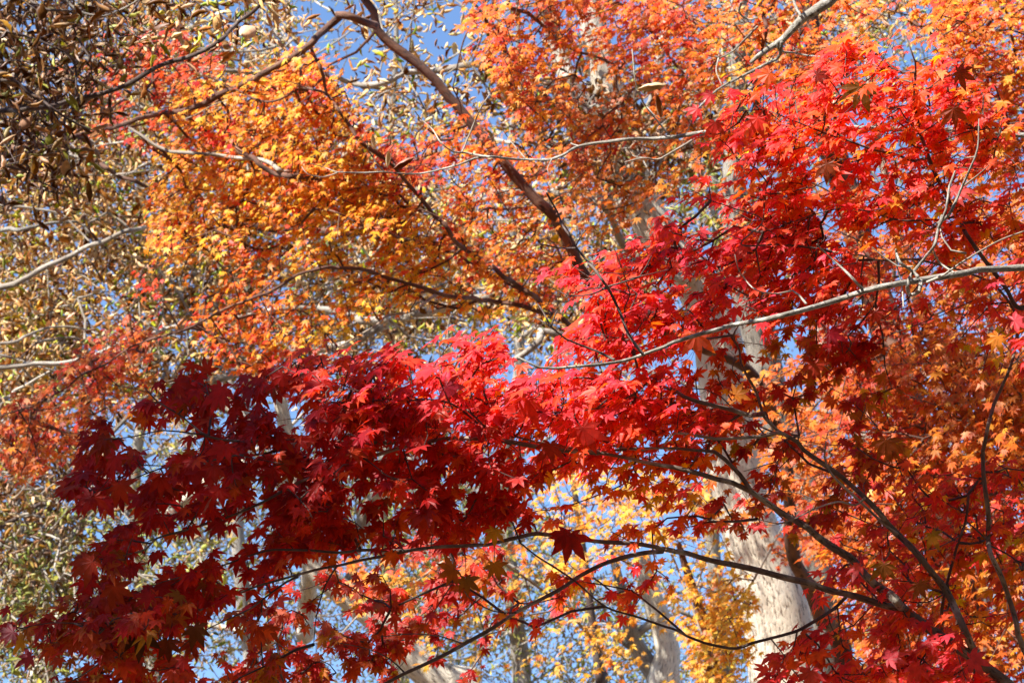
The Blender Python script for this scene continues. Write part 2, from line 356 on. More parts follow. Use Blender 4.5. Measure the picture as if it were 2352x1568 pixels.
def grow(twig_mat, leaf_mat_, twig_r, trees, petiole=True, alpha=.35, maxtw=None):
    """join all the nodes of these trees to their branches and build twigs and leaves, bough by bough"""
    G = [g for g in GROW if g['trees'] == trees]
    if not G: return
    P = np.vstack([g['p'] for g in G]); gi = np.concatenate([np.full(len(g['p']), i) for i, g in enumerate(G)])
    sp, sb = [], []; BR = [b for t in trees for b in TREES[t].br]
    for i, b in enumerate(BR):
        if b['leafy']: sp.append(b['p'][1:]); sb.append(np.full(len(b['p']) - 1, i))
    S = np.vstack(sp); sb = np.concatenate(sb); n = len(P)
    best = np.empty(n); par = np.empty(n, int); own = np.empty(n, int)
    for k in range(0, n, 400):
        dd = np.linalg.norm(P[k:k + 400, None] - S[None], axis=2); j = dd.argmin(1)
        best[k:k + 400] = dd[np.arange(len(j)), j]; par[k:k + 400] = -1 - j; own[k:k + 400] = sb[j]
    path = np.zeros(n); done = np.zeros(n, bool); order = []; key = best.copy()
    for _ in range(n):
        k = int(np.argmin(np.where(done, 1e9, key))); done[k] = True; order.append(k)
        path[k] = best[k] + (path[par[k]] if par[k] >= 0 else 0)
        d = np.linalg.norm(P - P[k], axis=1); c = d + alpha * path[k]
        m = (~done) & (c < key); key[m] = c[m]; best[m] = d[m]; par[m] = k; own[m] = own[k]
    cnt = np.ones(n)
    for k in reversed(order):
        if par[k] >= 0: cnt[par[k]] += cnt[k]
    A = np.where((par >= 0)[:, None], P[np.maximum(par, 0)], S[np.maximum(-1 - par, 0)])
    tdir = P - A; tl = np.linalg.norm(tdir, axis=1)[:, None] + 1e-9; tdir = tdir / tl
    rb = twig_r * np.minimum(cnt, 24) ** .36; ra = np.where(par >= 0, twig_r * np.minimum(cnt[np.maximum(par, 0)], 24) ** .36, rb * 1.15); ra = np.minimum(ra, rb * 1.5)
    ok = np.ones(n, bool) if maxtw is None else (tl[:, 0] < maxtw)
    for bi, b in enumerate(BR):
        idx = np.nonzero(own == bi)[0]
        if not len(idx): continue
        org = np.array(b['o'].parent.location)
        e = idx[ok[idx]]
        if len(e):
            v, q, uv = edges_mesh(A[e] - org, P[e] - org, ra[e], rb[e] * .8, 5)
            tag(mesh_obj("twig_spray", v, None, q, M[twig_mat], b['o'], uv=uv), kind="stuff")
        pos, tip, nrm, siz, col, pa = [], [], [], [], [], []
        kind = G[gi[idx[0]]]['kind']
        for g_i in np.unique(gi[idx]):
            g = G[g_i]; ii = idx[gi[idx] == g_i]; nn = len(ii) * g['per']
            base = np.repeat(P[ii], g['per'], 0); td = np.repeat(tdir[ii], g['per'], 0)
            rnd = rng.normal(0, 1, (nn, 3)); hg = np.clip(g['hang'] + rng.normal(0, .18, (nn, 1)), 0, 1)
            tocam = C0 - base; tocam /= np.linalg.norm(tocam, axis=1)[:, None]
            base = base + np.repeat(tdir[ii], g['per'], 0) * -rng.uniform(0, .8, (nn, 1)) * np.minimum(np.repeat(tl[ii], g['per'], 0), g['spread'] * 2)
            if g['kind'] in ('fine', 'star'):
                pd = td * .5 + g['out'] * .5 + rnd * .55; pd /= np.linalg.norm(pd, axis=1)[:, None]
                pp = base + pd * g['spread'] * rng.uniform(.25, 1., (nn, 1))
                r2 = rng.normal(0, 1, (nn, 3)); r3 = rng.normal(0, 1, (nn, 3))
                tp = (1 - hg) * (g['out'] * .6 + td * .3 + pd * .3 - UP * .2) + hg * (-UP + g['out'] * .4) + r2 * .42
                nm = (1 - hg) * (UP * .2 + sdir) + hg * (tocam * .8 + sdir * .5) + r3 * .24
                pa.append((base, pp))
            else:
                pp = base + rnd * g['spread'] * .8
                tp = rng.normal(0, 1, (nn, 3)) - UP * .45; nm = rng.normal(0, 1, (nn, 3)) + UP * .4 + tocam * .3
            if g['kind'] in ('fine', 'star'):                           # the blade lies in the plane that faces its light
                nm = nm / np.linalg.norm(nm, axis=1)[:, None]; tp = tp - nm * np.sum(tp * nm, axis=1)[:, None] * .9
            pos.append(pp); tip.append(tp); nrm.append(nm)
            siz.append(g['size'] * np.clip(1 + rng.normal(0, g['sj'], nn), .5, 1.5)); col.append(pick_cols(g['pal'], nn))
        pet = None
        if petiole and pa:
            pet = (np.vstack([a for a, _ in pa]) - org, np.vstack([c for _, c in pa]) - org, .0007, (.18, .03, .02))
        leaves_mesh(kind, np.vstack(pos) - org, np.vstack(tip), np.vstack(nrm), np.concatenate(siz), np.vstack(col), "foliage", M[leaf_mat_], b['o'], pet)

# ------------------------------------------------------------------ palettes (leaf colours)
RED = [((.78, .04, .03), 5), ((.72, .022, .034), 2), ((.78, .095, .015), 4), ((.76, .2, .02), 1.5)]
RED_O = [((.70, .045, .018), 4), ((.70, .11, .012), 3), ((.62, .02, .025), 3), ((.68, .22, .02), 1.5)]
CRIM = [((.46, .008, .008), 5), ((.52, .014, .006), 4), ((.36, .006, .016), 1.2), ((.5, .04, .005), 2)]  # darker red: the shade of the lower left is put into the colour
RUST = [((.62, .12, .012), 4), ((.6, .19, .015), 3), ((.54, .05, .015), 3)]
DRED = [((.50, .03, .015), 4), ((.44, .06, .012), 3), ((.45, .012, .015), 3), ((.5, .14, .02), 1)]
PINK = [((.74, .03, .045), 5), ((.7, .035, .075), 2), ((.74, .065, .02), 4)]
YORA = [((.87, .46, .035), 6), ((.85, .31, .02), 4), ((.8, .18, .03), 3), ((.88, .56, .08), 1.8), ((.7, .08, .03), .8)]
ORA = [((.80, .22, .015), 5), ((.78, .13, .015), 3), ((.82, .36, .025), 3), ((.66, .05, .02), 1.5)]
ROR = [((.62, .07, .02), 5), ((.66, .13, .02), 4), ((.52, .03, .02), 2), ((.7, .25, .03), 1)]
AMB = [((.64, .19, .012), 5), ((.62, .13, .012), 5), ((.66, .28, .02), 2)]
YEL = [((.76, .44, .04), 5), ((.76, .34, .025), 4), ((.7, .5, .08), 2), ((.7, .2, .02), 1)]
TAN = [((.66, .40, .16), 6), ((.76, .54, .28), 4), ((.36, .14, .03), 4), ((.13, .045, .006), 4), ((.42, .40, .02), 2), ((.24, .32, .03), 1.2), ((.62, .38, .03), 1.2)]
DBR = [((.12, .045, .012), 6), ((.28, .14, .055), 4), ((.44, .28, .15), 2), ((.30, .28, .05), 1.5), ((.36, .17, .02), 1)]
OLI = [((.28, .28, .06), 4), ((.2, .24, .05), 3), ((.38, .26, .12), 3), ((.44, .38, .08), 2), ((.2, .1, .04), 2)]
# depth of the red maple's boughs
def dR(x, y): return 5.7 + 1.4 * x / 2352.
def dRb(x, y): return dR(x, y) - .16

# ================================================================== the place
# ------------------------------------------------------------------ forest floor
m, t, o = mat_new("leaf_litter")
n1 = N(t, "ShaderNodeTexNoise"); n1.inputs["Scale"].default_value = 6; n1.inputs["Detail"].default_value = 8
tc = N(t, "ShaderNodeTexCoord"); t.links.new(tc.outputs["Object"], n1.inputs["Vector"])
cr = N(t, "ShaderNodeValToRGB"); cr.color_ramp.elements[0].color = (.06, .035, .015, 1); cr.color_ramp.elements[1].color = (.34, .19, .07, 1)
cr.color_ramp.elements[0].position = .35; cr.color_ramp.elements[1].position = .7
t.links.new(n1.outputs[0], cr.inputs[0]); b = N(t, "ShaderNodeBsdfPrincipled"); b.inputs["Roughness"].default_value = .9
t.links.new(cr.outputs[0], b.inputs["Base Color"]); t.links.new(b.outputs[0], o.inputs[0])
gx = np.linspace(-1, 1, 61); gx = np.sign(gx) * gx ** 2 * 600; GX, GY = np.meshgrid(gx, gx, indexing='ij')
GZ = -.05 - .25 * vnoise(GX.ravel(), GY.ravel(), 9).reshape(GX.shape)
i, j = np.meshgrid(np.arange(60), np.arange(60), indexing='ij'); q = np.stack([i * 61 + j, (i + 1) * 61 + j, (i + 1) * 61 + j + 1, i * 61 + j + 1], -1).reshape(-1, 4)
tag(mesh_obj("ground", np.stack([GX, GY, GZ], -1).reshape(-1, 3), None, q, m), kind="structure")

def base(xy, d, dx=0, dy=0):
    p = P3([xy], d)[0]; return (p[0] + dx, p[1] + dy, -.12)

# ------------------------------------------------------------------ the red maple in front
RM = Tree("red", "red_maple", "scarlet and crimson maple whose leafy boughs spread across the foreground", base((2520, 1900), 7.3))
fork = P3([(2500, 1850)], 7.3)[0]
RM.branch([RM.g, RM.g * .5 + fork * .5 + [.05, 0, 0], fork, P3([(2560, 900)], 7.6)[0], P3([(2700, 0)], 7.9)[0], P3([(2650, -900)], 8.2)[0], P3([(2500, -1500)], 8.3)[0]],
          0, 0, "maple_bark", "trunk", False, rprof=[.13, .11, .09, .075, .06, .045, .03])
bk = "maple_bark"
def rb(xy, w0, w1, mat=bk, off=0, **kw): return RM.trace(xy, lambda x, y: dRb(x, y) + off, w0, w1, mat, **kw)
rb([(2500, 1800), (2400, 1660)] + V('I', (2240, 1562), (2100, 1450), (1960, 1360), (1840, 1290), (1700, 1200), (1560, 1090), (1480, 1010), (1380, 920), (1300, 850), (1200, 740), (1080, 660), (980, 590), (880, 500), (740, 420), (620, 340), (510, 270), (400, 220), (200, 165), (0, 110)) + V('H', (2150, 90), (1900, 40), (1750, 15)) + V('E', (1600, 1500), (1400, 1470), (1200, 1420)), 30, 5)
rb(V('I', (2020, 1350), (1960, 1200), (1870, 1010), (1800, 900), (1700, 780), (1600, 660), (1500, 560), (1400, 440), (1280, 320), (1150, 200), (1000, 90), (870, 0)) + V('F', (830, 1460), (700, 1380), (640, 1320), (600, 1265), (560, 1130), (500, 1030), (450, 930), (440, 840), (400, 740), (450, 640), (500, 480)), 20, 3)
rb(V('F', (600, 1270), (500, 1275), (380, 1240), (300, 1220), (170, 1190), (60, 1150), (0, 1110)) + V('E', (2150, 1080), (2070, 1070), (2030, 1010), (2000, 900)), 13, 6)
rb(V('E', (2070, 1070), (2000, 1130), (1850, 1200), (1700, 1240), (1500, 1260)), 6, 2, "dark_bark")
rb(V('F', (700, 1390), (580, 1415), (430, 1425), (280, 1435), (100, 1405), (0, 1400)) + V('E', (2150, 1505), (1900, 1495), (1820, 1465)), 10, 4, "grey_twig")
rb(V('I', (510, 265), (440, 160), (340, 60), (270, 10), (170, 0)) + V('F', (150, 1515), (0, 1500)) + V('E', (2200, 1500), (1980, 1500), (1730, 1530), (1560, 1560)), 12, 3)
rb(V('I', (1500, 1050), (1400, 1030), (1250, 990), (1060, 940), (900, 890), (700, 840), (500, 790), (300, 745), (150, 700), (0, 680)) + V('H', (2200, 670), (2050, 640), (1850, 620), (1650, 600), (1500, 580), (1340, 560), (1230, 580), (1050, 620), (900, 640), (700, 645), (560, 660), (400, 690), (200, 730), (0, 770)) + V('G', (2150, 790), (1900, 860), (1700, 920), (1500, 1000), (1350, 1070), (1200, 1120), (1050, 1230), (950, 1320)), 17, 3)
rb(V('H', (600, 655), (450, 672), (200, 672), (0, 685)) + V('G', (2100, 670), (1850, 665), (1700, 700), (1500, 770), (1300, 830), (1100, 880), (900, 960)), 9, 2, "dark_bark")
rb(V('H', (2180, 680), (2050, 690), (1900, 720), (1780, 760), (1650, 830), (1520, 920), (1350, 1010), (1200, 1090), (1050, 1190), (850, 1300), (600, 1430), (450, 1500), (330, 1562), (100, 1680)), 11, 8)
rb(V('I', (1160, 980), (1100, 1040), (1000, 1110), (900, 1170), (800, 1220), (650, 1260), (530, 1290), (420, 1330), (320, 1320), (200, 1290), (100, 1250), (0, 1195)) + V('H', (2200, 1180), (2000, 1110), (1850, 1070), (1750, 1010), (1600, 880), (1450, 780), (1330, 700), (1230, 620)), 9, 4, "dark_bark")
rb(V('E', (1750, 1525), (1400, 1500), (1050, 1440), (780, 1430), (560, 1460), (300, 1460), (0, 1455)) + V('D', (2150, 1450), (1950, 1475), (1750, 1450), (1550, 1450), (1400, 1420), (1290, 1340), (1200, 1270), (1050, 1180), (970, 1090)), 12, 3)
rb(V('D', (1400, 1410), (1290, 1400), (1100, 1380), (900, 1420), (700, 1440)), 5, 2, "dark_bark")
rb(V('E', (780, 1430), (480, 1480), (200, 1560)) + V('H', (0, 125)) + V('G', (2200, 150), (2000, 220), (1800, 330), (1600, 420), (1400, 490), (1200, 545), (1050, 590), (980, 660), (850, 700), (700, 745)), 10, 3)
rb(V('D', (2150, 1455), (1900, 1510), (1700, 1545)) + V('G', (1600, 30), (1300, 90), (1080, 120), (900, 190), (700, 260), (520, 330)), 7, 2, "dark_bark")
rb(V('G', (2000, 850), (1930, 880), (1820, 960), (1700, 1050), (1560, 1120), (1430, 1180), (1280, 1270), (1150, 1380)), 6, 2, "dark_bark")
rb(V('G', (1200, 1120), (1050, 1160), (900, 1160), (700, 1165), (500, 1160), (350, 1155), (200, 1180)), 6, 2, "dark_bark")
rb(V('G', (950, 1320), (800, 1340), (700, 1410), (600, 1480), (480, 1550), (330, 1600)), 5, 3, "dark_bark")
rb(V('H', (0, 770), (-80, 900), (-140, 1100), (-160, 1300)), 5, 2, "dark_bark")
rb(V('E', (700, 1060), (830, 1200), (960, 1320), (1050, 1440)), 6, 5, "dark_bark")
rb(V('E', (1050, 1440), (930, 1320), (770, 1200), (600, 1170), (420, 1180), (250, 1150), (100, 1100), (0, 1060)) + V('D', (2200, 1050), (2000, 1000), (1900, 950)), 6, 2, "dark_bark")
rb(V('I', (1280, 320), (1220, 370), (1100, 345), (950, 390), (820, 455), (700, 490), (560, 460)), 6, 2, "grey_twig")
rb(V('I', (1500, 560), (1420, 500), (1300, 390), (1150, 250), (1050, 150), (1010, 40), (1020, -60)), 9, 3, "grey_twig")
rb(V('H', (1230, 620), (1150, 450), (1000, 350), (930, 330)), 5, 2, "dark_bark")
rb(V('H', (1200, 1090), (1050, 1080), (900, 1000), (850, 940)), 4, 2, "dark_bark")
rb(V('H', (850, 1300), (700, 1250), (500, 1230), (300, 1250)), 4, 2, "dark_bark")
rb(V('H', (450, 1490), (350, 1400), (200, 1330), (0, 1290)), 4, 2, "dark_bark")
# right hand stems
rb([(2470, 1750)] + V('I', (2352, 1340), (2300, 1150), (2260, 1000), (2200, 850), (2130, 700), (2110, 580), (2105, 400), (2080, 200), (2075, 0)) + V('F', (2080, 1500), (2110, 1350), (2150, 1200), (2200, 1100), (2250, 980), (2290, 860), (2310, 680), (2280, 560), (2150, 400), (2000, 330), (1800, 270), (1600, 230), (1400, 240), (1250, 200), (1060, 180)), 14, 4, "maple_bark")
rb(V('I', (1760, 1260), (1800, 1180), (1800, 1080), (1820, 960), (1850, 830), (1910, 620), (1960, 480), (1975, 300)), 9, 6, "orange_bark", .15)
rb(V('I', (2095, 590), (2040, 540), (1970, 480), (1930, 560), (1800, 640), (1650, 680)), 5, 2, "dark_bark")
rb(V('I', (2130, 640), (2230, 690), (2300, 740), (2340, 800)), 5, 3, "dark_bark")
rb(V('I', (1820, 960), (1700, 1020), (1550, 1010), (1400, 1000)), 4, 2, "dark_bark")
# top right bough
rb([(2560, 720), (2440, 640)] + V('F', (2352, 560), (2230, 420), (2000, 120), (1900, -60)) + V('C', (1720, 1100), (1690, 1000), (1650, 900), (1640, 800), (1610, 700), (1620, 560), (1620, 420), (1590, 330), (1560, 240)), 14, 3, "dark_bark", .1)
rb(V('C', (1700, 1060), (1600, 1080), (1500, 1040), (1350, 1010), (1200, 960), (1050, 910), (900, 850), (800, 810), (700, 770), (600, 740), (400, 750)), 7, 2, "dark_bark", .1)
rb(V('C', (1650, 900), (1560, 860), (1450, 780), (1350, 700), (1300, 600)), 4, 2, "dark_bark", .1)
rb(V('C', (1620, 640), (1700, 600), (1800, 560), (1900, 560)), 4, 2, "dark_bark", .1)
rb(V('C', (1690, 1000), (1850, 930), (2000, 880), (2200, 860)), 4, 2, "dark_bark", .1)
rb(V('F', (1060, 180), (900, 150), (700, 130), (450, 130)) + V('C', (600, 1480), (400, 1400), (250, 1350)), 6, 2, "dark_bark", .05)
rb(V('C', (1650, 1480), (1500, 1480), (1300, 1420), (1150, 1400), (950, 1440), (600, 1560)), 5, 2, "dark_bark", .05)
rb(V('C', (600, 1480), (610, 1350), (630, 1230), (690, 1120)), 4, 2, "dark_bark", .05)
# unseen upper boughs, added between the sun and the lower left to shade it
up = lambda *a: np.array([P3([(x, y)], d)[0] for x, y, d in a])
RM.branch(up((2650, -900, 8.2), (2000, -1300, 7.2), (1300, -1250, 6.2), (500, -1000, 5.5), (-200, -800, 5.0), (-900, -500, 4.8)), .03, .006, bk)
RM.branch(up((2600, -200, 8.0), (2300, -700, 7.2), (1900, -900, 6.6), (1300, -800, 6.0), (700, -650, 5.6)), .025, .006, bk)

# leaves: (polygon, leaves per 1000 u2, size m, hang, palette, depth offset)
for poly, dens, size, hang, pal, do, tier in (
    ([(1600, 290), (1700, 215), (1790, 155), (1960, 105), (2060, 75), (2200, 110), (2250, 210), (2352, 260), (2400, 420), (2400, 600), (2200, 570), (2050, 540), (1900, 500), (1750, 470), (1560, 530), (1510, 520), (1560, 460), (1650, 410), (1690, 350), (1620, 310)], 2.7, .078, .15, RED, 0, 120),
    ([(1640, 270), (1790, 170), (2060, 80), (2200, 130), (2350, 420), (2150, 520), (1900, 470), (1750, 440), (1680, 390)], 1.0, .08, .25, RED_O, .3, 0),
    ([(1230, 640), (1400, 585), (1560, 515), (1750, 470), (1900, 530), (2000, 640), (2050, 740), (1900, 710), (1700, 750), (1560, 800), (1400, 830), (1260, 840), (1330, 750), (1380, 670)], 3.3, .078, .1, PINK, 0, 100),
    ([(1400, 600), (1750, 500), (1960, 600), (1960, 700), (1700, 760), (1500, 830), (1340, 830), (1400, 700)], 1.8, .075, .2, RED_O, .25, 0),
    ([(640, 840), (760, 815), (950, 795), (1130, 765), (1220, 830), (1250, 865), (1400, 840), (1560, 830), (1640, 900), (1650, 1010), (1500, 1030), (1300, 1060), (1100, 1010), (950, 1010), (800, 960), (700, 920)], 3.4, .078, .15, PINK, -.1, 100),
    ([(740, 900), (1100, 870), (1560, 860), (1640, 960), (1600, 1060), (1250, 1070), (900, 1020)], 2.0, .078, .3, RED_O, .2, 0),
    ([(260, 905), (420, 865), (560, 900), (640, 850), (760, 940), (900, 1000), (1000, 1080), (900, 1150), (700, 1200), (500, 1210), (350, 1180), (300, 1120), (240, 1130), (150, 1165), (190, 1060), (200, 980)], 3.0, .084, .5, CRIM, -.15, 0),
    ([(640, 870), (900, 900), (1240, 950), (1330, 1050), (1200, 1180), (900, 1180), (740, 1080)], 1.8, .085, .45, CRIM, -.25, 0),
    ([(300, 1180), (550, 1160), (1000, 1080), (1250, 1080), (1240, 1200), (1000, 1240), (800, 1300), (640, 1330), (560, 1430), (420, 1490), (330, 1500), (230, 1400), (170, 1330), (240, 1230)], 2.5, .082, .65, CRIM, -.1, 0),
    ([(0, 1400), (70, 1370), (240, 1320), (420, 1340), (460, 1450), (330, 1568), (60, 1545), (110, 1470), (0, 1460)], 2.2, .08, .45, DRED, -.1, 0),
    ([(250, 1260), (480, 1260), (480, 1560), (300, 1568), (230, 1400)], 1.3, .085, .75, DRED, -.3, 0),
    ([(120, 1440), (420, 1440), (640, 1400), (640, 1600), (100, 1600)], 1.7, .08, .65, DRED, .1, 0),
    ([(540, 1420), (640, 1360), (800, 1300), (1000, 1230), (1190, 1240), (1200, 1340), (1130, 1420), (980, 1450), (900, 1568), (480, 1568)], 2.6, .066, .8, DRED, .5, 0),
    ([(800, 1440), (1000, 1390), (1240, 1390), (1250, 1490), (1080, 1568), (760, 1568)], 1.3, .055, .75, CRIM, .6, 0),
    ([(1200, 1060), (1600, 1040), (1660, 1150), (1640, 1250), (1500, 1250), (1300, 1220), (1200, 1180)], 1.9, .07, .45, RED, .1, 120),
    ([(1130, 1380), (1200, 1330), (1330, 1270), (1500, 1280), (1560, 1330), (1500, 1400), (1400, 1370), (1330, 1390), (1260, 1470), (1080, 1450)], 1.3, .066, .6, RED, .3, 0),
    ([(1320, 1350), (1460, 1340), (1470, 1430), (1380, 1460), (1300, 1420)], .9, .066, .65, RED, .2, 0),
    ([(1650, 800), (1900, 750), (2060, 830), (2110, 950), (2060, 1080), (1980, 1190), (1840, 1190), (1720, 1080), (1650, 950)], 1.9, .07, .65, DRED, .2, 0),
    ([(1560, 830), (1760, 830), (1800, 1000), (1720, 1080), (1560, 1080)], 1.6, .07, .4, RED_O, .1, 0),
    ([(1900, 690), (2040, 770), (2010, 860), (1880, 830)], 2.0, .072, .3, CRIM, -.1, 0),
    ([(1990, 560), (2352, 620), (2400, 900), (2280, 860), (2180, 790), (2090, 760), (2080, 650)], 1.1, .07, .55, RED_O, .1, 0),
    ([(2240, 640), (2400, 600), (2400, 780), (2320, 800), (2280, 720)], 1.6, .075, .3, PINK, -.2, 0),
    ([(1960, 1230), (2150, 1110), (2400, 1050), (2400, 1380), (2250, 1450), (2100, 1340), (1960, 1320)], 1.9, .07, .35, RED_O, .2, 110),
    ([(2080, 1080), (2352, 1050), (2400, 1300), (2150, 1280)], 1.0, .07, .3, PINK, .1, 100),
    ([(1760, 1510), (1940, 1430), (2100, 1400), (2220, 1450), (2260, 1530), (2330, 1600), (1750, 1600)], 2.7, .078, .2, PINK, -.15, 90),
    ([(1870, 1320), (2020, 1260), (2120, 1330), (2080, 1440), (1900, 1440)], 1.9, .075, .25, PINK, 0, 0),
    ([(1700, 1090), (1960, 1180), (2000, 1330), (1880, 1310), (1780, 1240), (1620, 1190)], 1.6, .062, .6, DRED, .3, 0),
):
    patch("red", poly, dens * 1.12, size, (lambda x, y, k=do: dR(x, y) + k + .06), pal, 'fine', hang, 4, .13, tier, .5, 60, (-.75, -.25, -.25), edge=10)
SHADE_RED = [([(-250, 850), (380, 830), (520, 930), (640, 1050), (860, 1120), (1120, 1150), (1200, 1230), (1120, 1420), (1080, 1750), (-250, 1750)], 2.4, .09, 3.0)]
for poly, dens, size, sh in SHADE_RED:
    patch("red", poly, dens, size, (lambda x, y: dR(x, y)), CRIM, 'star', .1, 5, .3, 0, .5, 90, shift=sh, edge=45)  # unseen leaves added sunward to shade the lower left
patch("big", [(1560, 640), (1760, 700), (1760, 1080), (1620, 1100)], 1.2, .16, lambda x, y: 20.5, DBR, "curl", 0, 5, .6, 0, .5, 80, spread=.3, shift=9)  # unseen leaves added to shade the upper part of the pale trunk
patch("red", [(1640, 800), (1900, 740), (2100, 820), (2150, 1250), (1850, 1250), (1680, 1060)], 1.5, .085, (lambda x, y: dR(x, y)), RED, 'star', .1, 5, .25, 0, .5, 90, shift=3.2)  # unseen leaves added to shade the right middle of the red maple
grow("dark_bark", "red_leaf", .0011, ("red",), maxtw=.9)

# large single leaves in front: (foot, tip length, direction in the picture, faces the camera 1 / the sun 0, colour)
for fx, fy, ln, ang, fc, colr in ((1310, 1228, 98, -96, 1, (.30, .006, .008)), (1297, 1222, 62, -100, .8, (.34, .008, .01)), (1599, 768, 72, -82, .8, (.62, .09, .05)), (985, 1170, 88, 188, .4, (.34, .025, .06)), (985, 1176, 78, -118, .8, (.46, .02, .015)),
    (1135, 1216, 52, -92, 1, (.5, .15, .015)), (1137, 1296, 60, -78, 1, (.34, .07, .01)), (1042, 1307, 66, 205, .9, (.34, .05, .01)), (1070, 1328, 54, -80, .9, (.24, .05, .012)), (1339, 982, 78, -62, .9, (.42, .02, .012)), (1264, 1020, 70, -88, .9, (.26, .018, .012)),
    (1395, 952, 80, 42, .25, (.5, .015, .03)), (1024, 888, 62, -38, .5, (.36, .02, .05)), (1212, 920, 84, -112, .8, (.62, .03, .02)), (1900, 376, 56, -92, 1, (.26, .05, .012)), (1975, 200, 78, -104, .9, (.2, .085, .02)), (1876, 172, 46, -14, .8, (.26, .02, .012)),
    (2190, 250, 58, -82, .9, (.28, .04, .012)), (2200, 166, 58, -22, .8, (.22, .03, .012)), (2190, 440, 72, 16, .3, (.64, .08, .09)), (1642, 282, 54, -92, .9, (.6, .03, .03)), (1602, 250, 44, 205, .6, (.7, .02, .03)), (1634, 217, 44, 200, .4, (.7, .018, .03)), (1676, 216, 42, 12, .4, (.7, .018, .035)),
    (1766, 170, 58, 218, .7, (.72, .1, .015)), (1740, 272, 60, -112, .8, (.68, .03, .02)), (2330, 736, 62, 4, .3, (.64, .05, .08)), (2292, 772, 58, -122, .4, (.66, .2, .02)), (1870, 836, 60, -70, .9, (.4, .03, .012)), (1905, 766, 60, -20, .6, (.42, .01, .03)), (1690, 906, 50, 24, .8, (.76, .24, .03)),
    (2035, 1010, 66, -80, .9, (.3, .045, .012)), (2010, 716, 46, -72, .9, (.34, .02, .01)), (1975, 1300, 56, 203, .4, (.64, .05, .07)), (2030, 1296, 60, -92, .9, (.28, .07, .012)), (2110, 1340, 54, -62, .9, (.3, .05, .012)), (2140, 1226, 50, -62, .9, (.34, .1, .012)), (2230, 1512, 70, -12, .4, (.6, .03, .06)),
    (1862, 1540, 72, -112, .5, (.6, .04, .06)), (2040, 1512, 70, 30, .4, (.6, .04, .07)), (2110, 1530, 64, -140, .5, (.6, .03, .05)), (207, 1143, 64, 205, .8, (.46, .008, .01)), (215, 1140, 58, -82, .9, (.46, .015, .01)), (275, 1112, 70, -68, .9, (.46, .02, .01)), (370, 1096, 60, -92, .9, (.44, .01, .01)),
    (212, 1290, 76, 214, .8, (.46, .03, .01)), (262, 1346, 72, -62, .9, (.46, .03, .01)), (318, 1450, 86, -82, .9, (.09, .02, .008)), (448, 1440, 66, -64, .9, (.13, .02, .008)), (386, 1470, 60, -84, .9, (.2, .02, .008)), (70, 1505, 62, 214, .5, (.26, .012, .04)), (405, 880, 56, -18, .5, (.38, .01, .03)), (650, 862, 56, -104, .8, (.42, .01, .012)), (30, 1450, 60, 200, .5, (.2, .01, .03))):
    ln = ln * .82; d = dR(fx, fy) - .3; p = P3([(fx, fy)], d)[0]; a = R(ang); k = ln * K * d
    tp = (math.cos(a) * r_ + math.sin(a) * u_) - f_ * .12; tp /= np.linalg.norm(tp)
    nm = fc * -f_ + (1 - fc) * sdir + rng.normal(0, .12, 3); nm -= tp * (nm @ tp); nm /= np.linalg.norm(nm)
    tv, tf, sh = maple_template(True, random.uniform(.15, .5), random.uniform(.1, .5), random.uniform(-.2, .2))
    v = (tv * k) @ np.stack([np.cross(tp, nm), tp, nm]) + p
    A = np.array([p]); B = np.array([p - tp * .02 + f_ * .12 + UP * .025]); pv, pq, _ = edges_mesh(A, B, np.array([.0007]), np.array([.0009]), 4)
    c = np.vstack([np.array(colr) * (1 - .25 * sh[:, None] * np.array([.35, 1, 1])), np.tile(np.array([[.16, .03, .02]]), (len(pv), 1))])
    mesh_obj("leaf", np.vstack([v, pv]) - RM.g, np.vstack([tf, np.concatenate([pq[:, [0, 1, 2]], pq[:, [0, 2, 3]]]) + len(v)]), None, M["red_leaf"], RM.root, col=c, smooth=False)

# ------------------------------------------------------------------ bare grey tree reaching in from the right
BT = Tree("bare", "bare_tree", "bare smooth grey branch slanting in from the right edge across the scarlet leaves", base((2800, 1500), 6.9))
BT.branch([BT.g, P3([(2800, 1400)], 6.9)[0], P3([(2760, 700)], 6.9)[0], P3([(2780, 0)], 7.3)[0], P3([(2760, -600)], 7.6)[0]], 0, 0, "smooth_grey", "trunk", False, rprof=[.10, .085, .07, .05, .03])
gb = lambda xy, w0, w1, d=6.2, mat="smooth_grey": BT.trace(xy, d, w0, w1, mat, leafy=False)
gb([(2760, 560), (2560, 610)] + V('F', (2352, 290), (2250, 300), (2100, 290), (1900, 330), (1660, 370), (1500, 395), (1300, 440), (1100, 500), (900, 560), (700, 610), (550, 650), (400, 670), (300, 700), (180, 730), (0, 790)) + V('E', (2200, 820), (2050, 870), (1900, 915), (1650, 945), (1450, 960), (1360, 955), (1290, 925), (1220, 890)), 18, 5, (6.7, 6.15, 5.95, 5.8))
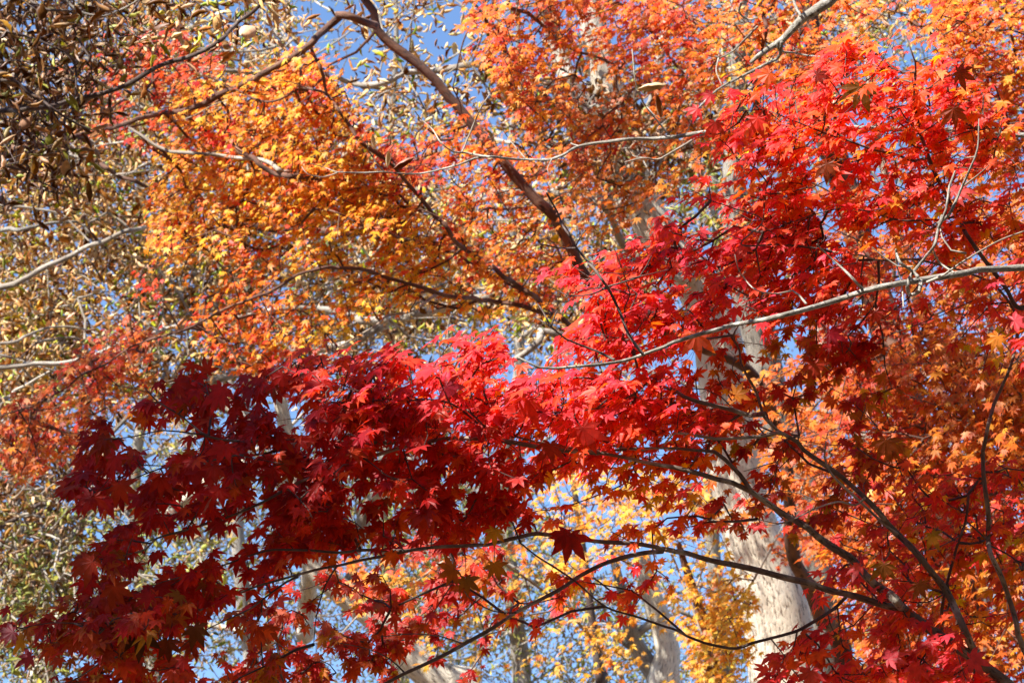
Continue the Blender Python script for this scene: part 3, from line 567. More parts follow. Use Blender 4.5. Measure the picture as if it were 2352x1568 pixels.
for c, pts, w0, w1 in (('F', [(1270, 430), (1200, 360), (1120, 280), (1040, 210), (960, 130)], 8, 3), ('F', [(1640, 350), (1600, 310), (1520, 250), (1490, 170)], 9, 5),
                       ('F', [(1490, 165), (1500, 280), (1530, 400), (1540, 550)], 5, 3), ('F', [(1700, 380), (1820, 330), (1920, 260), (2050, 180), (2200, 100), (2352, 40)], 7, 3),
                       ('F', [(890, 530), (840, 470), (800, 440), (700, 460), (560, 440), (480, 370), (430, 290), (410, 200)], 6, 2),
                       ('F', [(1880, 320), (1780, 250), (1740, 150), (1760, 90)], 6, 3), ('F', [(1660, 380), (1650, 440), (1590, 465), (1565, 400), (1600, 320), (1680, 230), (1750, 140), (1770, 50), (1800, -60)], 10, 6),
                       ('F', [(1600, 280), (1500, 275), (1400, 210), (1330, 150)], 5, 2), ('F', [(1960, 190), (1860, 170), (1800, 80), (1790, 20)], 5, 3)):
    gb(V(c, *pts), w0, w1, 6.15 if c == 'F' else 5.85, "smooth_grey" if w0 > 7 else "grey_twig")
gb(V('C', (1780, 1500), (1850, 1440), (1920, 1280), (1990, 1130), (2040, 1000), (2050, 800)), 9, 3, 6.1, "smooth_grey")
gb(V('C', (1780, 1530), (1830, 1400), (1850, 1250), (1890, 1150)), 7, 5, 6.1, "smooth_grey")
gb(V('C', (1950, 1250), (2040, 1180), (2120, 1110)), 5, 2, 6.1, "grey_twig")
gb(V('C', (2030, 1050), (1960, 1060), (1890, 1040)), 4, 2, 6.1, "grey_twig")
gb(V('E', (2050, 860), (1960, 740), (1900, 590), (1830, 450), (1780, 370), (1700, 270), (1600, 150), (1560, 70), (1510, 0)) + V('B', (1480, 1430), (1405, 1295)), 8, 4, 5.75, "dark_bark")
for pts, w0, w1 in (([(1600, 155), (1500, 155), (1400, 135), (1340, 125)], 4, 3), ([(1600, 140), (1640, 70), (1670, 35)], 4, 3), ([(1810, 420), (1700, 465), (1560, 475), (1480, 440), (1390, 405)], 5, 2),
                    ([(1800, 420), (1950, 375), (2030, 350), (2080, 270), (2110, 210)], 5, 3), ([(1960, 360), (2100, 330), (2220, 300)], 3, 2), ([(1860, 905), (1750, 850), (1640, 810), (1540, 770), (1440, 690), (1380, 650), (1330, 620)], 7, 3),
                    ([(1430, 680), (1390, 600), (1345, 530)], 5, 3), ([(1440, 680), (1470, 590), (1480, 575)], 5, 3), ([(1680, 250), (1730, 310), (1950, 330)], 3, 2)):
    gb(V('E', *pts), w0, w1, 5.75, "dark_bark")
# the second pale branch, farther, carrying a few curled dead leaves
FB = Tree("faint", "bare_tree", "thin wavy pale grey branch with three curled dead leaves, amid orange leaves", base((2900, 1300), 9.8))
FB.branch([FB.g, P3([(2900, 1300)], 9.8)[0], P3([(2850, 500)], 9.6)[0], P3([(2700, -300)], 9.4)[0]], 0, 0, "smooth_grey", "trunk", False, rprof=[.10, .085, .06, .03])
fb = lambda xy, w0, w1, d=9.0, mat="smooth_grey": FB.trace(xy, d, w0, w1, mat, leafy=False)
fb([(2860, 420), (2500, 330), (2200, 300), (2000, 295)] + V('C', (850, 855), (600, 870), (400, 880), (200, 890), (0, 920)) + V('B', (2250, 920), (2100, 930), (1950, 935), (1800, 950), (1620, 985), (1500, 1050), (1380, 1075), (1200, 1070), (1020, 1055), (920, 1065), (800, 1110), (600, 1160), (480, 1170), (300, 1155), (150, 1160), (0, 1155), (-80, 1130), (-170, 1100)), 14, 2)
for pts, w0, w1 in (([(840, 1020), (880, 920), (930, 800), (980, 700), (1020, 640)], 5, 3), ([(1020, 1055), (880, 1030), (780, 1020), (700, 960), (640, 870), (560, 800), (520, 750)], 6, 2), ([(1260, 1060), (1200, 990), (1150, 930), (1100, 850)], 4, 2),
                    ([(2250, 930), (2150, 810), (2050, 680), (2000, 530), (1980, 330)], 5, 3), ([(310, 1150), (250, 1080), (210, 1020), (195, 910)], 4, 2), ([(740, 1150), (770, 1210), (830, 1260), (880, 1230)], 4, 2), ([(740, 1150), (790, 1130), (800, 1200), (720, 1250), (640, 1240)], 3, 2),
                    ([(980, 700), (940, 740), (910, 690)], 3, 1.5), ([(1620, 985), (1570, 965)], 5, 4), ([(0, 1160), (-100, 1190), (-200, 1170), (-240, 1120)], 3, 2), ([(1440, 1070), (1410, 1140), (1430, 1210)], 3, 1.5),
                    ([(2500, 880), (2352, 960), (2250, 1020), (2150, 1070), (2050, 1060), (1930, 1090)], 7, 3), ([(2050, 1060), (1980, 1040), (1940, 980)], 3, 2), ([(640, 870), (640, 780)], 2.5, 2), ([(2080, 720), (2160, 800), (2220, 770)], 3, 2)):
    fb(V('B', *pts), w0, w1, 8.95, "grey_twig")
for (c, pt, ln, ang, colr) in (('B', (345, 1010), .05, -95, (.52, .38, .22)), ('B', (235, 900), .045, -80, (.56, .42, .27)), ('B', (370, 1130), .07, 30, (.22, .06, .02)), ('B', (2010, 590), .085, 10, (.5, .36, .2)), ('B', (2150, 640), .07, -80, (.3, .12, .03))):
    p = P3(V(c, pt), 8.95)[0]; a = R(ang)
    v, tr, sh = curl_template(6, 8, 2.4, .5, .26)
    y = math.cos(a) * r_ - math.sin(a) * -1 * 0 * u_ + math.sin(a) * u_; z = -f_ * .7 - UP * .7; z -= y * (y @ z); z /= np.linalg.norm(z); x = np.cross(y, z)
    v = v @ np.stack([x, y, z]) * ln * 1.1 + p - FB.g
    mesh_obj("dead_leaf", v, tr, None, M["brown_leaf"], FB.root, col=np.tile(np.array([colr]), (len(v), 1)))

# ------------------------------------------------------------------ orange maples behind
OG = "orange and yellow maples behind the red one"
OM = Tree("om", "orange_maple", "tall golden orange maple with a reddish limb slanting down through the middle of the photo", base((1960, 1700), 17.5), OG)
ob = "orange_bark"
def oz(x, y): return 16.2 + .8 * (x / 2352.) + .5 * math.sin(x * .006)
def obr(xy, w0, w1, mat=ob, off=0, **kw): return OM.trace(xy, lambda x, y: oz(x, y) - .55 + off, w0, w1, mat, **kw)
OM.branch(np.vstack([[OM.g], P3([(1960, 1750), (1880, 1400)], 18.0), P3([(1821, 1273), (1812, 1150), (1790, 1000), (1720, 850), (1560, 775)], (17.8, 17.6, 17.5, 17.3, 17.0)), P3(V('E', (1740, 420), (1700, 370), (1620, 260), (1560, 130), (1480, 0)), 16.8),
     P3(V('B', (1440, 1440), (1340, 1350), (1240, 1240), (1150, 1140), (1050, 1010), (940, 880), (850, 760), (740, 640), (650, 530), (560, 450), (450, 370), (360, 300), (270, 200), (250, 80), (190, 0), (120, -120)), 16.6)]),
     0, 0, ob, "trunk", True, rprof=[.09, .07, .05, .042, .038, .036, .035, .034] + list(np.linspace(.034, .025, 21)))
obr(V('B', (255, 170), (180, 145), (90, 120), (0, 110)) + V('A', (2270, 130), (2200, 180), (2140, 240), (2090, 300), (1990, 360), (1780, 490), (1680, 545), (1500, 620), (1380, 690), (1250, 740), (1180, 755), (1060, 770), (900, 810), (730, 870), (600, 890), (450, 940), (300, 1000), (150, 1090), (0, 1180), (-150, 1260)), 20, 9)
obr(V('A', (2090, 300), (2100, 360), (2150, 450), (2180, 560), (2200, 640)), 8, 7)
obr(V('A', (870, 860), (980, 930), (1120, 1010), (1300, 1030), (1500, 1050), (1700, 1070), (1800, 1090), (1880, 1140), (1960, 1165)), 6, 12, "limb_bark")
obr(V('A', (1580, 1000), (1700, 1060), (1750, 1110), (1850, 1170), (1960, 1178), (2100, 1200)), 10, 14)
obr(V('E', (1750, 830), (1660, 760), (1600, 710), (1500, 620), (1390, 540), (1300, 460), (1200, 400), (1100, 330), (1000, 250), (900, 190), (800, 120), (720, 0)) + V('B', (640, 1440), (540, 1310), (460, 1210), (370, 1110), (150, 950), (80, 850), (0, 730)) + V('A', (2260, 720), (2200, 640), (2100, 600), (2000, 600), (1900, 660), (1800, 685), (1700, 660), (1600, 610), (1500, 560), (1380, 510)), 15, 4)
obr(V('E', (1440, 620), (1350, 580), (1180, 530), (1050, 515), (850, 490), (720, 470), (640, 440), (500, 400), (300, 340), (140, 290), (0, 290)) + V('D', (2180, 285), (2000, 340), (1850, 430), (1700, 490), (1500, 570), (1350, 650), (1250, 700), (1050, 760), (880, 820), (700, 940), (550, 1000)), 12, 4)
obr(V('E', (660, 465), (560, 540), (480, 580), (340, 610), (250, 680), (150, 740), (0, 820)) + V('D', (2250, 840), (2100, 900)), 8, 3, "limb_bark")
obr(V('E', (490, 95), (420, 90), (330, 40), (200, 20)) + V('B', (0, 1430), (-150, 1400)), 9, 3)
obr(V('B', (1320, 1400), (1180, 1400), (1160, 1430)), 5, 3)
obr(V('A', (1040, 650), (980, 600), (880, 550)), 5, 3)
obr(V('A', (1170, 820), (1300, 780), (1450, 700), (1650, 640)), 5, 2, "limb_bark")
obr(V('D', (1270, 90), (1400, 50), (1500, 0)) , 3, 3)
obr(V('D', (700, 940), (550, 1010), (430, 1100), (250, 1200), (100, 1250), (-50, 1300)), 5, 3)
obr([(1290, -300), (1200, -100), (1080, 60), (1040, 200)], 8, 3)
OMP = [
    ([(700, 110), (760, 180), (830, 240), (840, 330), (900, 400), (960, 470), (1000, 560), (1060, 640), (1000, 640), (930, 640), (860, 560), (760, 520), (620, 520), (500, 560), (370, 600), (350, 540), (345, 450), (380, 400), (360, 360), (400, 310), (385, 230), (430, 200), (560, 180), (620, 140)], 15, .058, YORA, .5),
    ([(640, 330), (760, 340), (870, 400), (960, 500), (880, 540), (760, 500), (620, 500), (560, 420)], 10, .058, YORA, .5),
    ([(620, 130), (730, 130), (820, 220), (760, 260), (620, 220)], 10, .058, ORA, .4),
    ([(250, 90), (330, 55), (400, 60), (450, 110), (520, 110), (480, 170), (400, 190), (280, 160)], 9, .066, ROR, .4),
    ([(120, 150), (270, 150), (380, 200), (390, 310), (330, 340), (230, 300), (200, 210)], 4.5, .062, ROR, .5),
    ([(470, 290), (540, 270), (540, 320), (490, 345)], 14, .06, RED, .6),
    ([(860, 300), (960, 340), (1010, 400), (960, 430), (880, 400)], 16, .064, ROR, .3),
    ([(960, 300), (1080, 260), (1200, 280), (1280, 330), (1300, 420), (1200, 470), (1060, 400)], 6.5, .062, ORA, .5),
    ([(1000, 420), (1150, 440), (1260, 500), (1330, 600), (1280, 720), (1200, 700), (1150, 640), (1060, 640), (1000, 560)], 8, .058, ORA, .5),
    ([(620, 520), (760, 520), (860, 570), (1000, 640), (1100, 620), (1240, 680), (1240, 760), (1000, 700), (870, 660), (700, 640), (620, 600)], 6, .058, YORA, .5),
    ([(740, 680), (840, 640), (1000, 680), (900, 720), (740, 770), (660, 820), (640, 800), (700, 740)], 9, .058, YORA, .45),
    ([(440, 720), (540, 650), (600, 670), (700, 660), (760, 690), (640, 780), (580, 860), (470, 800)], 7.5, .06, ORA, .45),
    ([(540, 560), (650, 560), (640, 640), (560, 700), (500, 660)], 7, .06, ORA, .5),
    ([(560, 860), (700, 800), (760, 830), (620, 900)], 8, .06, ROR, .4),
    ([(350, 560), (480, 560), (470, 640), (400, 620)], 6, .06, YORA, .6),
    ([(210, 780), (290, 740), (370, 770), (320, 860), (250, 900), (200, 960), (160, 1050), (60, 1090), (0, 1060), (0, 960), (70, 900), (150, 870)], 9, .06, RUST, .5),  # darker palette: the left spray's shade is put into its colour
    ([(170, 790), (290, 745), (350, 790), (250, 870), (130, 880)], 6, .06, ROR, .5),
    ([(250, 900), (340, 860), (420, 870), (300, 920), (200, 1000)], 6, .06, RUST, .5),
    ([(60, 930), (220, 920), (170, 1050), (80, 1100), (10, 1080)], 6, .062, RUST, .6),
    ([(310, 640), (360, 620), (380, 660), (320, 680)], 8, .06, RED, .4),
]
for poly, dens, size, pal, hang in OMP:
    patch("om", poly, dens, size, lambda x, y: oz(x, y), pal, 'star', hang, 6, .35, 0, .6, 45, (-.5, -.3, -.3), sj=.18)
for poly, dens, sh in (([(-60, 740), (280, 720), (450, 780), (420, 920), (250, 1110), (-60, 1130)], 9, 8.5), ([(860, 270), (1350, 250), (1350, 640), (1150, 640), (1000, 430)], 2.2, 8), ([(80, 130), (390, 180), (390, 320), (330, 340), (200, 330)], 3.0, 8)):
    patch("om", poly, dens, .085, lambda x, y: oz(x, y), ORA, 'star', .1, 6, .5, 0, .4, 70, shift=sh)  # unseen sprays added sunward to shade these parts of the maple
OM.branch(up((120, -120, 16.6), (-100, -500, 14), (-800, -700, 12.), (-1800, -600, 11)), .036, .01, ob)  # this bough and the next are added out of view to carry them
OM.branch(up((120, -120, 16.6), (300, -700, 14.5), (-100, -1200, 12.5)), .03, .01, ob)
grow("orange_bark", "orange_leaf", .003, ("om",), petiole=False, maxtw=1.2)

TO = Tree("top", "orange_maple", "rusty orange maple whose sprays hang from the top edge, right of the thick reddish limb", base((1500, -400), 15.5, 2.2, 1.5), OG)
tz = lambda x, y: 15. + .6 * math.sin(x * .01)
TO.branch(np.vstack([[TO.g], [TO.g + [-.3, -.2, 5.0]], P3([(1960, 500), (1900, 330), (1850, 0), (1700, -300), (1500, -500)], 16.0)]), 0, 0, ob, "trunk", False, rprof=[.14, .12, .08, .06, .05, .045, .03])
for a, w0, w1 in (([(1700, -300), (1560, -60)] + V('C', (620, 0), (600, 100), (620, 200), (590, 300), (580, 420)), 14, 8), ([(1700, -300), (1500, -80), (1390, 10)] + V('B', (1870, 20), (2010, 90), (2100, 200), (2180, 300), (2260, 420), (2352, 520)) + V('C', (60, 490), (180, 630)), 12, 5),
                  ([(1500, -500), (1250, -150)] + V('B', (1150, 0), (1280, 90), (1400, 190), (1500, 290), (1620, 350), (1760, 390), (1900, 460), (2050, 540), (2200, 600), (2352, 680)), 12, 3), ([(1500, -500), (1350, -100)] + V('B', (1550, 0), (1500, 100), (1490, 200), (1520, 260)), 5, 2),
                  ([(1500, -500), (1180, -160)] + V('B', (980, 60), (1080, 200), (1130, 300), (1110, 420)), 7, 3), (V('C', (180, 190), (100, 100), (0, 20)), 5, 3), (V('C', (560, 150), (480, 260), (400, 340), (300, 390)), 5, 3), (V('C', (60, 80), (180, 190), (330, 260), (450, 370), (500, 440)), 5, 3)):
    TO.trace(a, tz, w0, w1, ob)
for poly, dens, pal, hang in (
    ([(1060, 20), (1150, -40), (1330, -40), (1480, -40), (1620, -40), (1680, 60), (1640, 200), (1600, 260), (1480, 240), (1380, 130), (1280, 200), (1260, 300), (1190, 280), (1130, 160), (1090, 80)], 8, ORA, .55),
    ([(1330, -20), (1560, -20), (1600, 130), (1480, 200), (1360, 110)], 5, ROR, .5),
    ([(1280, 210), (1400, 170), (1480, 250), (1640, 260), (1640, 400), (1520, 380), (1400, 420), (1300, 400)], 4.5, AMB, .55),  # amber instead of orange here: shade put into the leaf colour
    ([(1300, 270), (1400, 290), (1440, 340), (1340, 360)], 7, ROR, .4),
    ([(1270, 380), (1420, 370), (1470, 480), (1420, 560), (1330, 520)], 5, AMB, .55),
    ([(1440, 420), (1560, 380), (1540, 460), (1480, 500)], 5, AMB, .55),
    ([(1500, 380), (1640, 380), (1560, 450)], 5, AMB, .5)):
    patch("top", poly, dens, .058, tz, pal, 'star', hang, 6, .35, 0, .6, 45, (-.3, -.3, -.3))
patch("top", [(1250, 150), (1700, 120), (1700, 520), (1300, 560)], 5.5, .085, tz, ORA, 'star', .1, 6, .5, 0, .5, 70, shift=7.5)  # unseen sprays added above to shade the lower ones
TO.branch(up((1500, -500, 16), (1200, -1000, 13.5), (700, -1300, 11.5)), .035, .01, ob)  # unseen bough added to carry the shading sprays
grow("orange_bark", "orange_leaf", .002, ("top",), petiole=False, maxtw=1.2)

TR = Tree("tr", "orange_maple", "bright orange maple filling the top right corner behind the scarlet bough", base((2650, 1300), 14.5, 1), OG)
rz = lambda x, y: 14. + .5 * math.sin(x * .008)
TR.branch(np.vstack([[TR.g], P3([(2700, 1500), (2650, 700), (2550, 300), (2450, -100)], 14.3)]), 0, 0, ob, "trunk", False, rprof=[.15, .13, .09, .06, .03])
for a, w0, w1 in (([(2600, 400), (2450, 250), (2352, 200)] + V('C', (2230, 70), (2100, 190), (1980, 290), (1900, 300)), 8, 4), ([(2550, 300), (2352, 80)] + V('C', (1850, 300), (1860, 180), (1970, 90)), 5, 3), ([(2650, 700), (2400, 420)] + V('C', (2150, 560), (2200, 400), (2352, 300)), 5, 3),
                  ([(2550, 300), (2300, -40)] + V('C', (1700, 170), (1580, 90), (1540, 20), (1500, -50)), 6, 4), ([(2450, -100), (2200, -120), (1950, -60), (1850, 60), (1800, 180)], 7, 3), (V('C', (1850, 560), (1790, 660), (1760, 800)), 6, 3)):
    TR.trace(a, rz, w0, w1, ob)
for poly, dens, pal in (([(2080, -40), (2400, -40), (2400, 420), (2250, 300), (2200, 120), (2100, 80)], 9, ORA), ([(2130, -40), (2400, -40), (2400, 200), (2240, 120), (2150, 60)], 5, YORA), ([(1640, -40), (1800, -40), (1960, -30), (1960, 110), (1880, 190), (1760, 180), (1680, 110)], 7, ORA),
                        ([(1960, -20), (2090, 20), (2060, 90), (1960, 110)], 2.5, ORA), ([(1620, 180), (1740, 180), (1700, 260), (1620, 240)], 5, YORA), ([(1790, 140), (1920, 120), (1900, 200), (1800, 200)], 8, AMB), ([(2200, 130), (2400, 230), (2400, 480), (2200, 420)], 4, AMB)):
    patch("tr", poly, dens, .056, rz, pal, 'star', .5, 6, .35, 0, .6, 45, (-.3, -.3, -.3))
grow("orange_bark", "orange_leaf", .002, ("tr",), petiole=False, maxtw=1.2)

AM = Tree("am", "orange_maple", "shaded amber maple seen at the right edge below the bare grey branch", base((2700, 1500), 13, 1.0), OG)
az_ = lambda x, y: 12.4 + .4 * math.sin(x * .01)
AM.branch(np.vstack([[AM.g], P3([(2700, 1600), (2620, 1100), (2560, 700)], 12.8)]), 0, 0, ob, "trunk", False, rprof=[.14, .12, .08, .05])
for a, w0, w1 in (([(2620, 1100), (2450, 880)] + V('F', (2300, 960), (2100, 880), (1800, 880), (1550, 850), (1400, 870), (1250, 940)), 9, 3), ([(2620, 1100), (2352, 1010), (2200, 960), (2050, 990)], 7, 3), ([(2620, 1100), (2352, 1100)] + V('I', (2100, 300), (1800, 200), (1500, 60)), 9, 4), ([(2620, 1100), (2500, 780), (2300, 560), (2150, 520)], 6, 3)):
    AM.trace(a, az_, w0, w1, ob)
for poly, dens, pal in (([(2030, 800), (2140, 760), (2352, 820), (2400, 900), (2400, 1080), (2200, 1090), (2080, 1060), (2100, 930)], 10, AMB), ([(2150, 830), (2400, 830), (2400, 1060), (2180, 1040)], 7, AMB), ([(1960, 1020), (2150, 1040), (2200, 1120), (2080, 1180), (1980, 1150)], 6, ORA), ([(2040, 600), (2200, 640), (2260, 760), (2120, 780)], 2.5, AMB),
                        ([(1880, 860), (2060, 830), (2060, 960), (1900, 980)], 5, RUST), ([(2200, 480), (2400, 460), (2400, 800), (2260, 760)], 3, AMB), ([(2150, 1200), (2400, 1150), (2400, 1568), (2200, 1560)], 2.6, AMB)):
    patch("am", poly, dens, .058, az_, pal, 'star', .55, 6, .35, 0, .55, 45, (-.3, -.3, -.3))
for poly, dens, pal in (([(1880, 560), (2400, 520), (2400, 1100), (2000, 1120), (1860, 800)], 4.5, ROR), ([(1680, 860), (2060, 800), (2100, 1120), (1980, 1300), (1760, 1200)], 5, AMB), ([(1950, 1080), (2400, 1050), (2400, 1600), (2000, 1600)], 5.5, ROR), ([(1880, 1180), (2120, 1120), (2200, 1480), (1960, 1500)], 4.6, AMB), ([(1650, 420), (2400, 420), (2400, 640), (1700, 640)], 4, AMB)):
    patch("am", poly, dens, .058, lambda x, y: 13.4, pal, 'star', .4, 6, .5, 0, .5, 60, (-.3, -.3, -.3))
patch("am", [(2050, 740), (2450, 740), (2450, 1130), (2050, 1130)], 7, .085, az_, AMB, 'star', .1, 6, .5, 0, .35, 70, shift=5.5)  # unseen sprays added to keep the amber leaves in shade
AM.branch(up((2560, 700, 12.8), (2450, -300, 11.5), (1900, -900, 9.5), (1500, -900, 9.0)), .03, .01, ob)  # unseen bough added as support for those shading sprays
grow("orange_bark", "orange_leaf", .002, ("am",), petiole=False, maxtw=1.2)

YM = Tree("ym", "yellow_maple", "golden yellow maple low down, just left of the big pale trunk", base((1560, 1750), 18.5), OG)
yz = lambda x, y: 18.6 + .5 * math.sin(x * .01)
YM.branch(np.vstack([[YM.g], P3([(1640, 1900), (1630, 1500), (1560, 1250)], 18.6)]), 0, 0, ob, "trunk", True, rprof=[.13, .1, .045, .02])
for a, w0, w1 in (([(1630, 1500), (1500, 1200), (1350, 1160), (1250, 1230)], 6, 3), ([(1630, 1500), (1760, 1280), (1850, 1100), (1900, 950)], 6, 3), ([(1600, 1350), (1640, 1200), (1560, 1100)], 5, 2), (V('H', (830, 680), (700, 750), (560, 860), (420, 940), (250, 1010), (100, 1150), (0, 1260)), 8, 4), ([(1640, 1800), (1500, 1650), (1300, 1400), (1060, 1230)], 9, 6)):
    YM.trace(a, yz, w0, w1, "limb_bark")
for poly, dens, pal in (([(1560, 1320), (1680, 1270), (1730, 1400), (1720, 1500), (1620, 1530), (1560, 1450)], 11, YEL), ([(1220, 1080), (1340, 1060), (1560, 1080), (1540, 1240), (1420, 1290), (1320, 1340), (1240, 1340)], 5.5, YEL), ([(1500, 1060), (1660, 1100), (1640, 1280), (1520, 1260)], 5, YEL),
                        ([(820, 1320), (900, 1280), (960, 1330), (900, 1400), (820, 1380)], 5, YEL), ([(1000, 1330), (1100, 1340), (1080, 1420), (1000, 1400)], 4, YEL), ([(1760, 1000), (1900, 900), (1960, 1100), (1900, 1300), (1800, 1280)], 4.5, RUST), ([(1560, 1480), (1720, 1480), (1730, 1600), (1580, 1600)], 5, YEL), ([(780, 1270), (1200, 1200), (1200, 1330), (800, 1360)], 3, ORA), ([(900, 1330), (1560, 1300), (1560, 1560), (900, 1560)], 1.5, YEL), ([(1900, 1180), (2150, 1330), (2200, 1600), (1950, 1600)], 2.5, AMB)):
    patch("ym", poly, dens, .068, yz, pal, 'star', .55, 6, .4, 0, .55, 45, (-.3, -.3, -.3))
grow("orange_bark", "orange_leaf", .0022, ("ym",), petiole=False, maxtw=1.5)

# ------------------------------------------------------------------ brown leaved woodland behind
WG = "woodland trees behind the maples"
def wood(key, name, label, xy, d, ws, mat, dx=0, dy=0, ext=900, leafy=False):
    x0, y0 = xy[0]
    T = Tree(key, name, label, base((x0 + dx * 100, y0 + ext), d if np.isscalar(d) else d[0], dx), WG)
    T.trunk(xy, d if np.isscalar(d) else np.interp(np.linspace(0, 1, len(xy)), np.linspace(0, 1, len(d)), d), ws, mat, leafy=leafy); return T
BG_ = wood("big", "pale_tree", "big pale cream trunk standing sunlit low on the right, leaning to the left", [(1825, 1640), (1808, 1568), (1774, 1376), (1719, 1205), (1692, 1102), (1678, 995), (1654, 824), (1640, 740), (1590, 640), (1486, 496), (1440, 350), (1390, 180), (1350, 0), (1320, -200)], 21, [186, 172, 132, 126, 120, 110, 98, 86, 76, 62, 48], "pale_bark", leafy=True)
lb = "limb_bark"
BG_.trace([(1570, 630), (1500, 525), (1430, 380), (1345, 250), (1308, 191), (1270, 80), (1230, -60)], 21, 56, 36, "pale_bark")
BG_.trace(V('B', (1560, 560), (1400, 600), (1250, 560), (1100, 490), (1000, 445), (900, 435), (750, 460), (600, 480), (450, 490), (360, 540), (250, 570), (100, 560), (0, 520)), 20.5, 20, 12, lb)
BG_.trace([(1590, 640), (1500, 620), (1430, 560), (1380, 470), (1240, 440), (1100, 460)], 20.5, 26, 10, lb)
BG_.trace(V('B', (1960, 1400), (1700, 1330), (1450, 1320), (1250, 1300), (1000, 1290)), 20.5, 28, 12, lb)
BG_.trace([(1455, 300), (1500, 230), (1520, 100), (1560, -50)], 21.5, 26, 18, lb)
BG_.trace([(1640, 740), (1500, 720), (1370, 780), (1240, 760)] + V('E', (1350, 780), (1200, 900), (1050, 950)), 20.8, 24, 12, lb)
GT = wood("grey", "grey_tree", "darker grey trunk close behind the right side of the big pale trunk", [(1915, 1640), (1910, 1568), (1895, 1445), (1880, 1310), (1860, 1200), (1840, 1070), (1800, 1010), (1767, 893), (1750, 800), (1725, 700), (1700, 600), (1685, 500), (1690, 300), (1700, 0)], 24, [80, 74, 72, 74, 76, 80, 60, 40], "grey_bark", leafy=True)
GT.trace([(1700, 300), (1640, 330), (1560, 300), (1500, 350)], 24, 22, 12, "grey_bark")
GT.trace([(1690, 330), (1740, 240), (1720, 100), (1690, -40)], 24, 24, 16, "grey_bark")
SL = wood("slim", "slim_tree", "slim pale trunk right of the grey trunk, half hidden by amber leaves", [(2010, 1650), (2030, 1500), (2057, 1273), (2060, 1205), (2057, 1136), (2050, 1055), (1960, 980), (1900, 820), (1880, 700)], 20, [30, 30, 28, 22], "pale_bark")
SL.trace(V('F', (1350, 1100), (1230, 950), (1130, 880), (1150, 700), (1300, 560), (1450, 420), (1480, 250)), 20, 20, 10, lb)
SL.trace([(2060, 1100), (2020, 1020), (1980, 960), (1930, 840)], 19.5, 14, 8, lb)
FK = wood("fork", "forked_tree", "pale trunk at the bottom edge that forks into two arms", [(1522, 1700), (1522, 1600), (1528, 1530)] + V('H', (2222, 1350), (2190, 1200), (2120, 1000), (2080, 870), (2060, 700)), 27, [104, 88, 66, 58, 54, 48, 40, 28], "pale_bark")
FK.trace(V('H', (2190, 1640), (2140, 1500), (2060, 1400), (1990, 1280), (1960, 1150), (1945, 1050), (1900, 900), (1850, 700)), 27, 60, 18, "grey_bark")
FK.trace(V('H', (2190, 1010), (2240, 980), (2352, 930)), 27, 10, 6, "grey_bark")
FK.trace(V('H', (2000, 1240), (2060, 1190), (2130, 1150)), 27, 20, 18, "grey_bark")
FK.trace(V('H', (1970, 1320), (1880, 1270), (1840, 1230)), 27, 12, 6, "grey_bark")
DK = wood("dark", "dark_trunk_tree", "narrow dark trunk at the bottom edge, left of the forked one", [(1384, 1650), (1380, 1568), (1370, 1500), (1363, 1440), (1350, 1340), (1330, 1200), (1310, 1060)], 30, [24, 22, 18, 12], "dark_bark")
LT = wood("lean", "leaning_tree", "broad sunlit pale trunk leaning left at the bottom edge, behind the dark crimson leaves", [(1070, 1660), (1020, 1575), (960, 1520), (890, 1440), (800, 1370), (720, 1300), (700, 1200), (690, 1100), (660, 1000), (640, 900)], 25, [100, 84, 66, 56, 50, 40, 30], "pale_bark", leafy=True)
LT.trace([(690, 1180), (640, 1100), (560, 1070), (506, 1085), (455, 1125), (400, 1165), (340, 1220)], 25, 36, 26, "pale_bark")
LT.trace(V('G', (700, 320), (800, 350), (900, 400), (1050, 445), (1180, 430)), 24.5, 12, 22, "orange_bark")
LT.trace([(800, 1370), (830, 1200), (860, 1143), (895, 1102), (939, 1061), (980, 1000), (1050, 920), (1120, 860)], 25, 30, 22, "limb_bark")
LT.trace([(690, 1230), (740, 1140), (780, 1090), (800, 1040), (760, 960)], 25.5, 34, 20, "pale_bark")
LT.trace([(700, 1460), (702, 1400), (716, 1300)], 25.5, 46, 42, "pale_bark", leafy=False)
LT.trace([(660, 1000), (560, 960)] + V('D', (1200, 1090), (1300, 1075), (1450, 1040), (1600, 985), (1700, 940), (1800, 880)) + V('E', (60, 800), (250, 700), (380, 640), (500, 600), (650, 570), (780, 530), (900, 500), (1000, 490)), 25, 16, 22, lb)
L2 = wood("left", "crooked_tree", "crooked grey brown tree at the left edge below the amber spray", [(-140, 1640), (-100, 1500), (40, 1390), (90, 1290), (100, 1260), (60, 1262)], 24, [60, 50, 30, 24, 20], "grey_bark", leafy=True)
L2.trace(V('G', (300, 690), (350, 640), (490, 600), (540, 520), (600, 400), (640, 300), (700, 200)), 24, 22, 14, lb)
L2.trace(V('G', (350, 650), (200, 660), (50, 740), (-60, 800)), 24, 20, 14, lb)
L2.trace(V('G', (-50, 680), (0, 640), (120, 560), (220, 450), (320, 320), (430, 210), (480, 150), (600, 40)) + V('D', (1050, 1080), (1100, 1000)), 23.5, 16, 8, "grey_bark")
L2.trace(V('G', (60, 430), (150, 320), (250, 260), (320, 265)), 23.5, 8, 5, "grey_twig")
L2.trace(V('G', (480, 590), (380, 540), (270, 480), (150, 440), (0, 410)), 23.5, 9, 5, lb)
L2.trace(V('G', (40, 1010), (180, 900), (260, 870), (380, 870)), 24, 12, 7, lb)
L2.trace(V('G', (0, 520), (130, 440), (280, 360), (350, 400), (320, 430), (230, 430)), 23.5, 12, 8, "dark_bark")
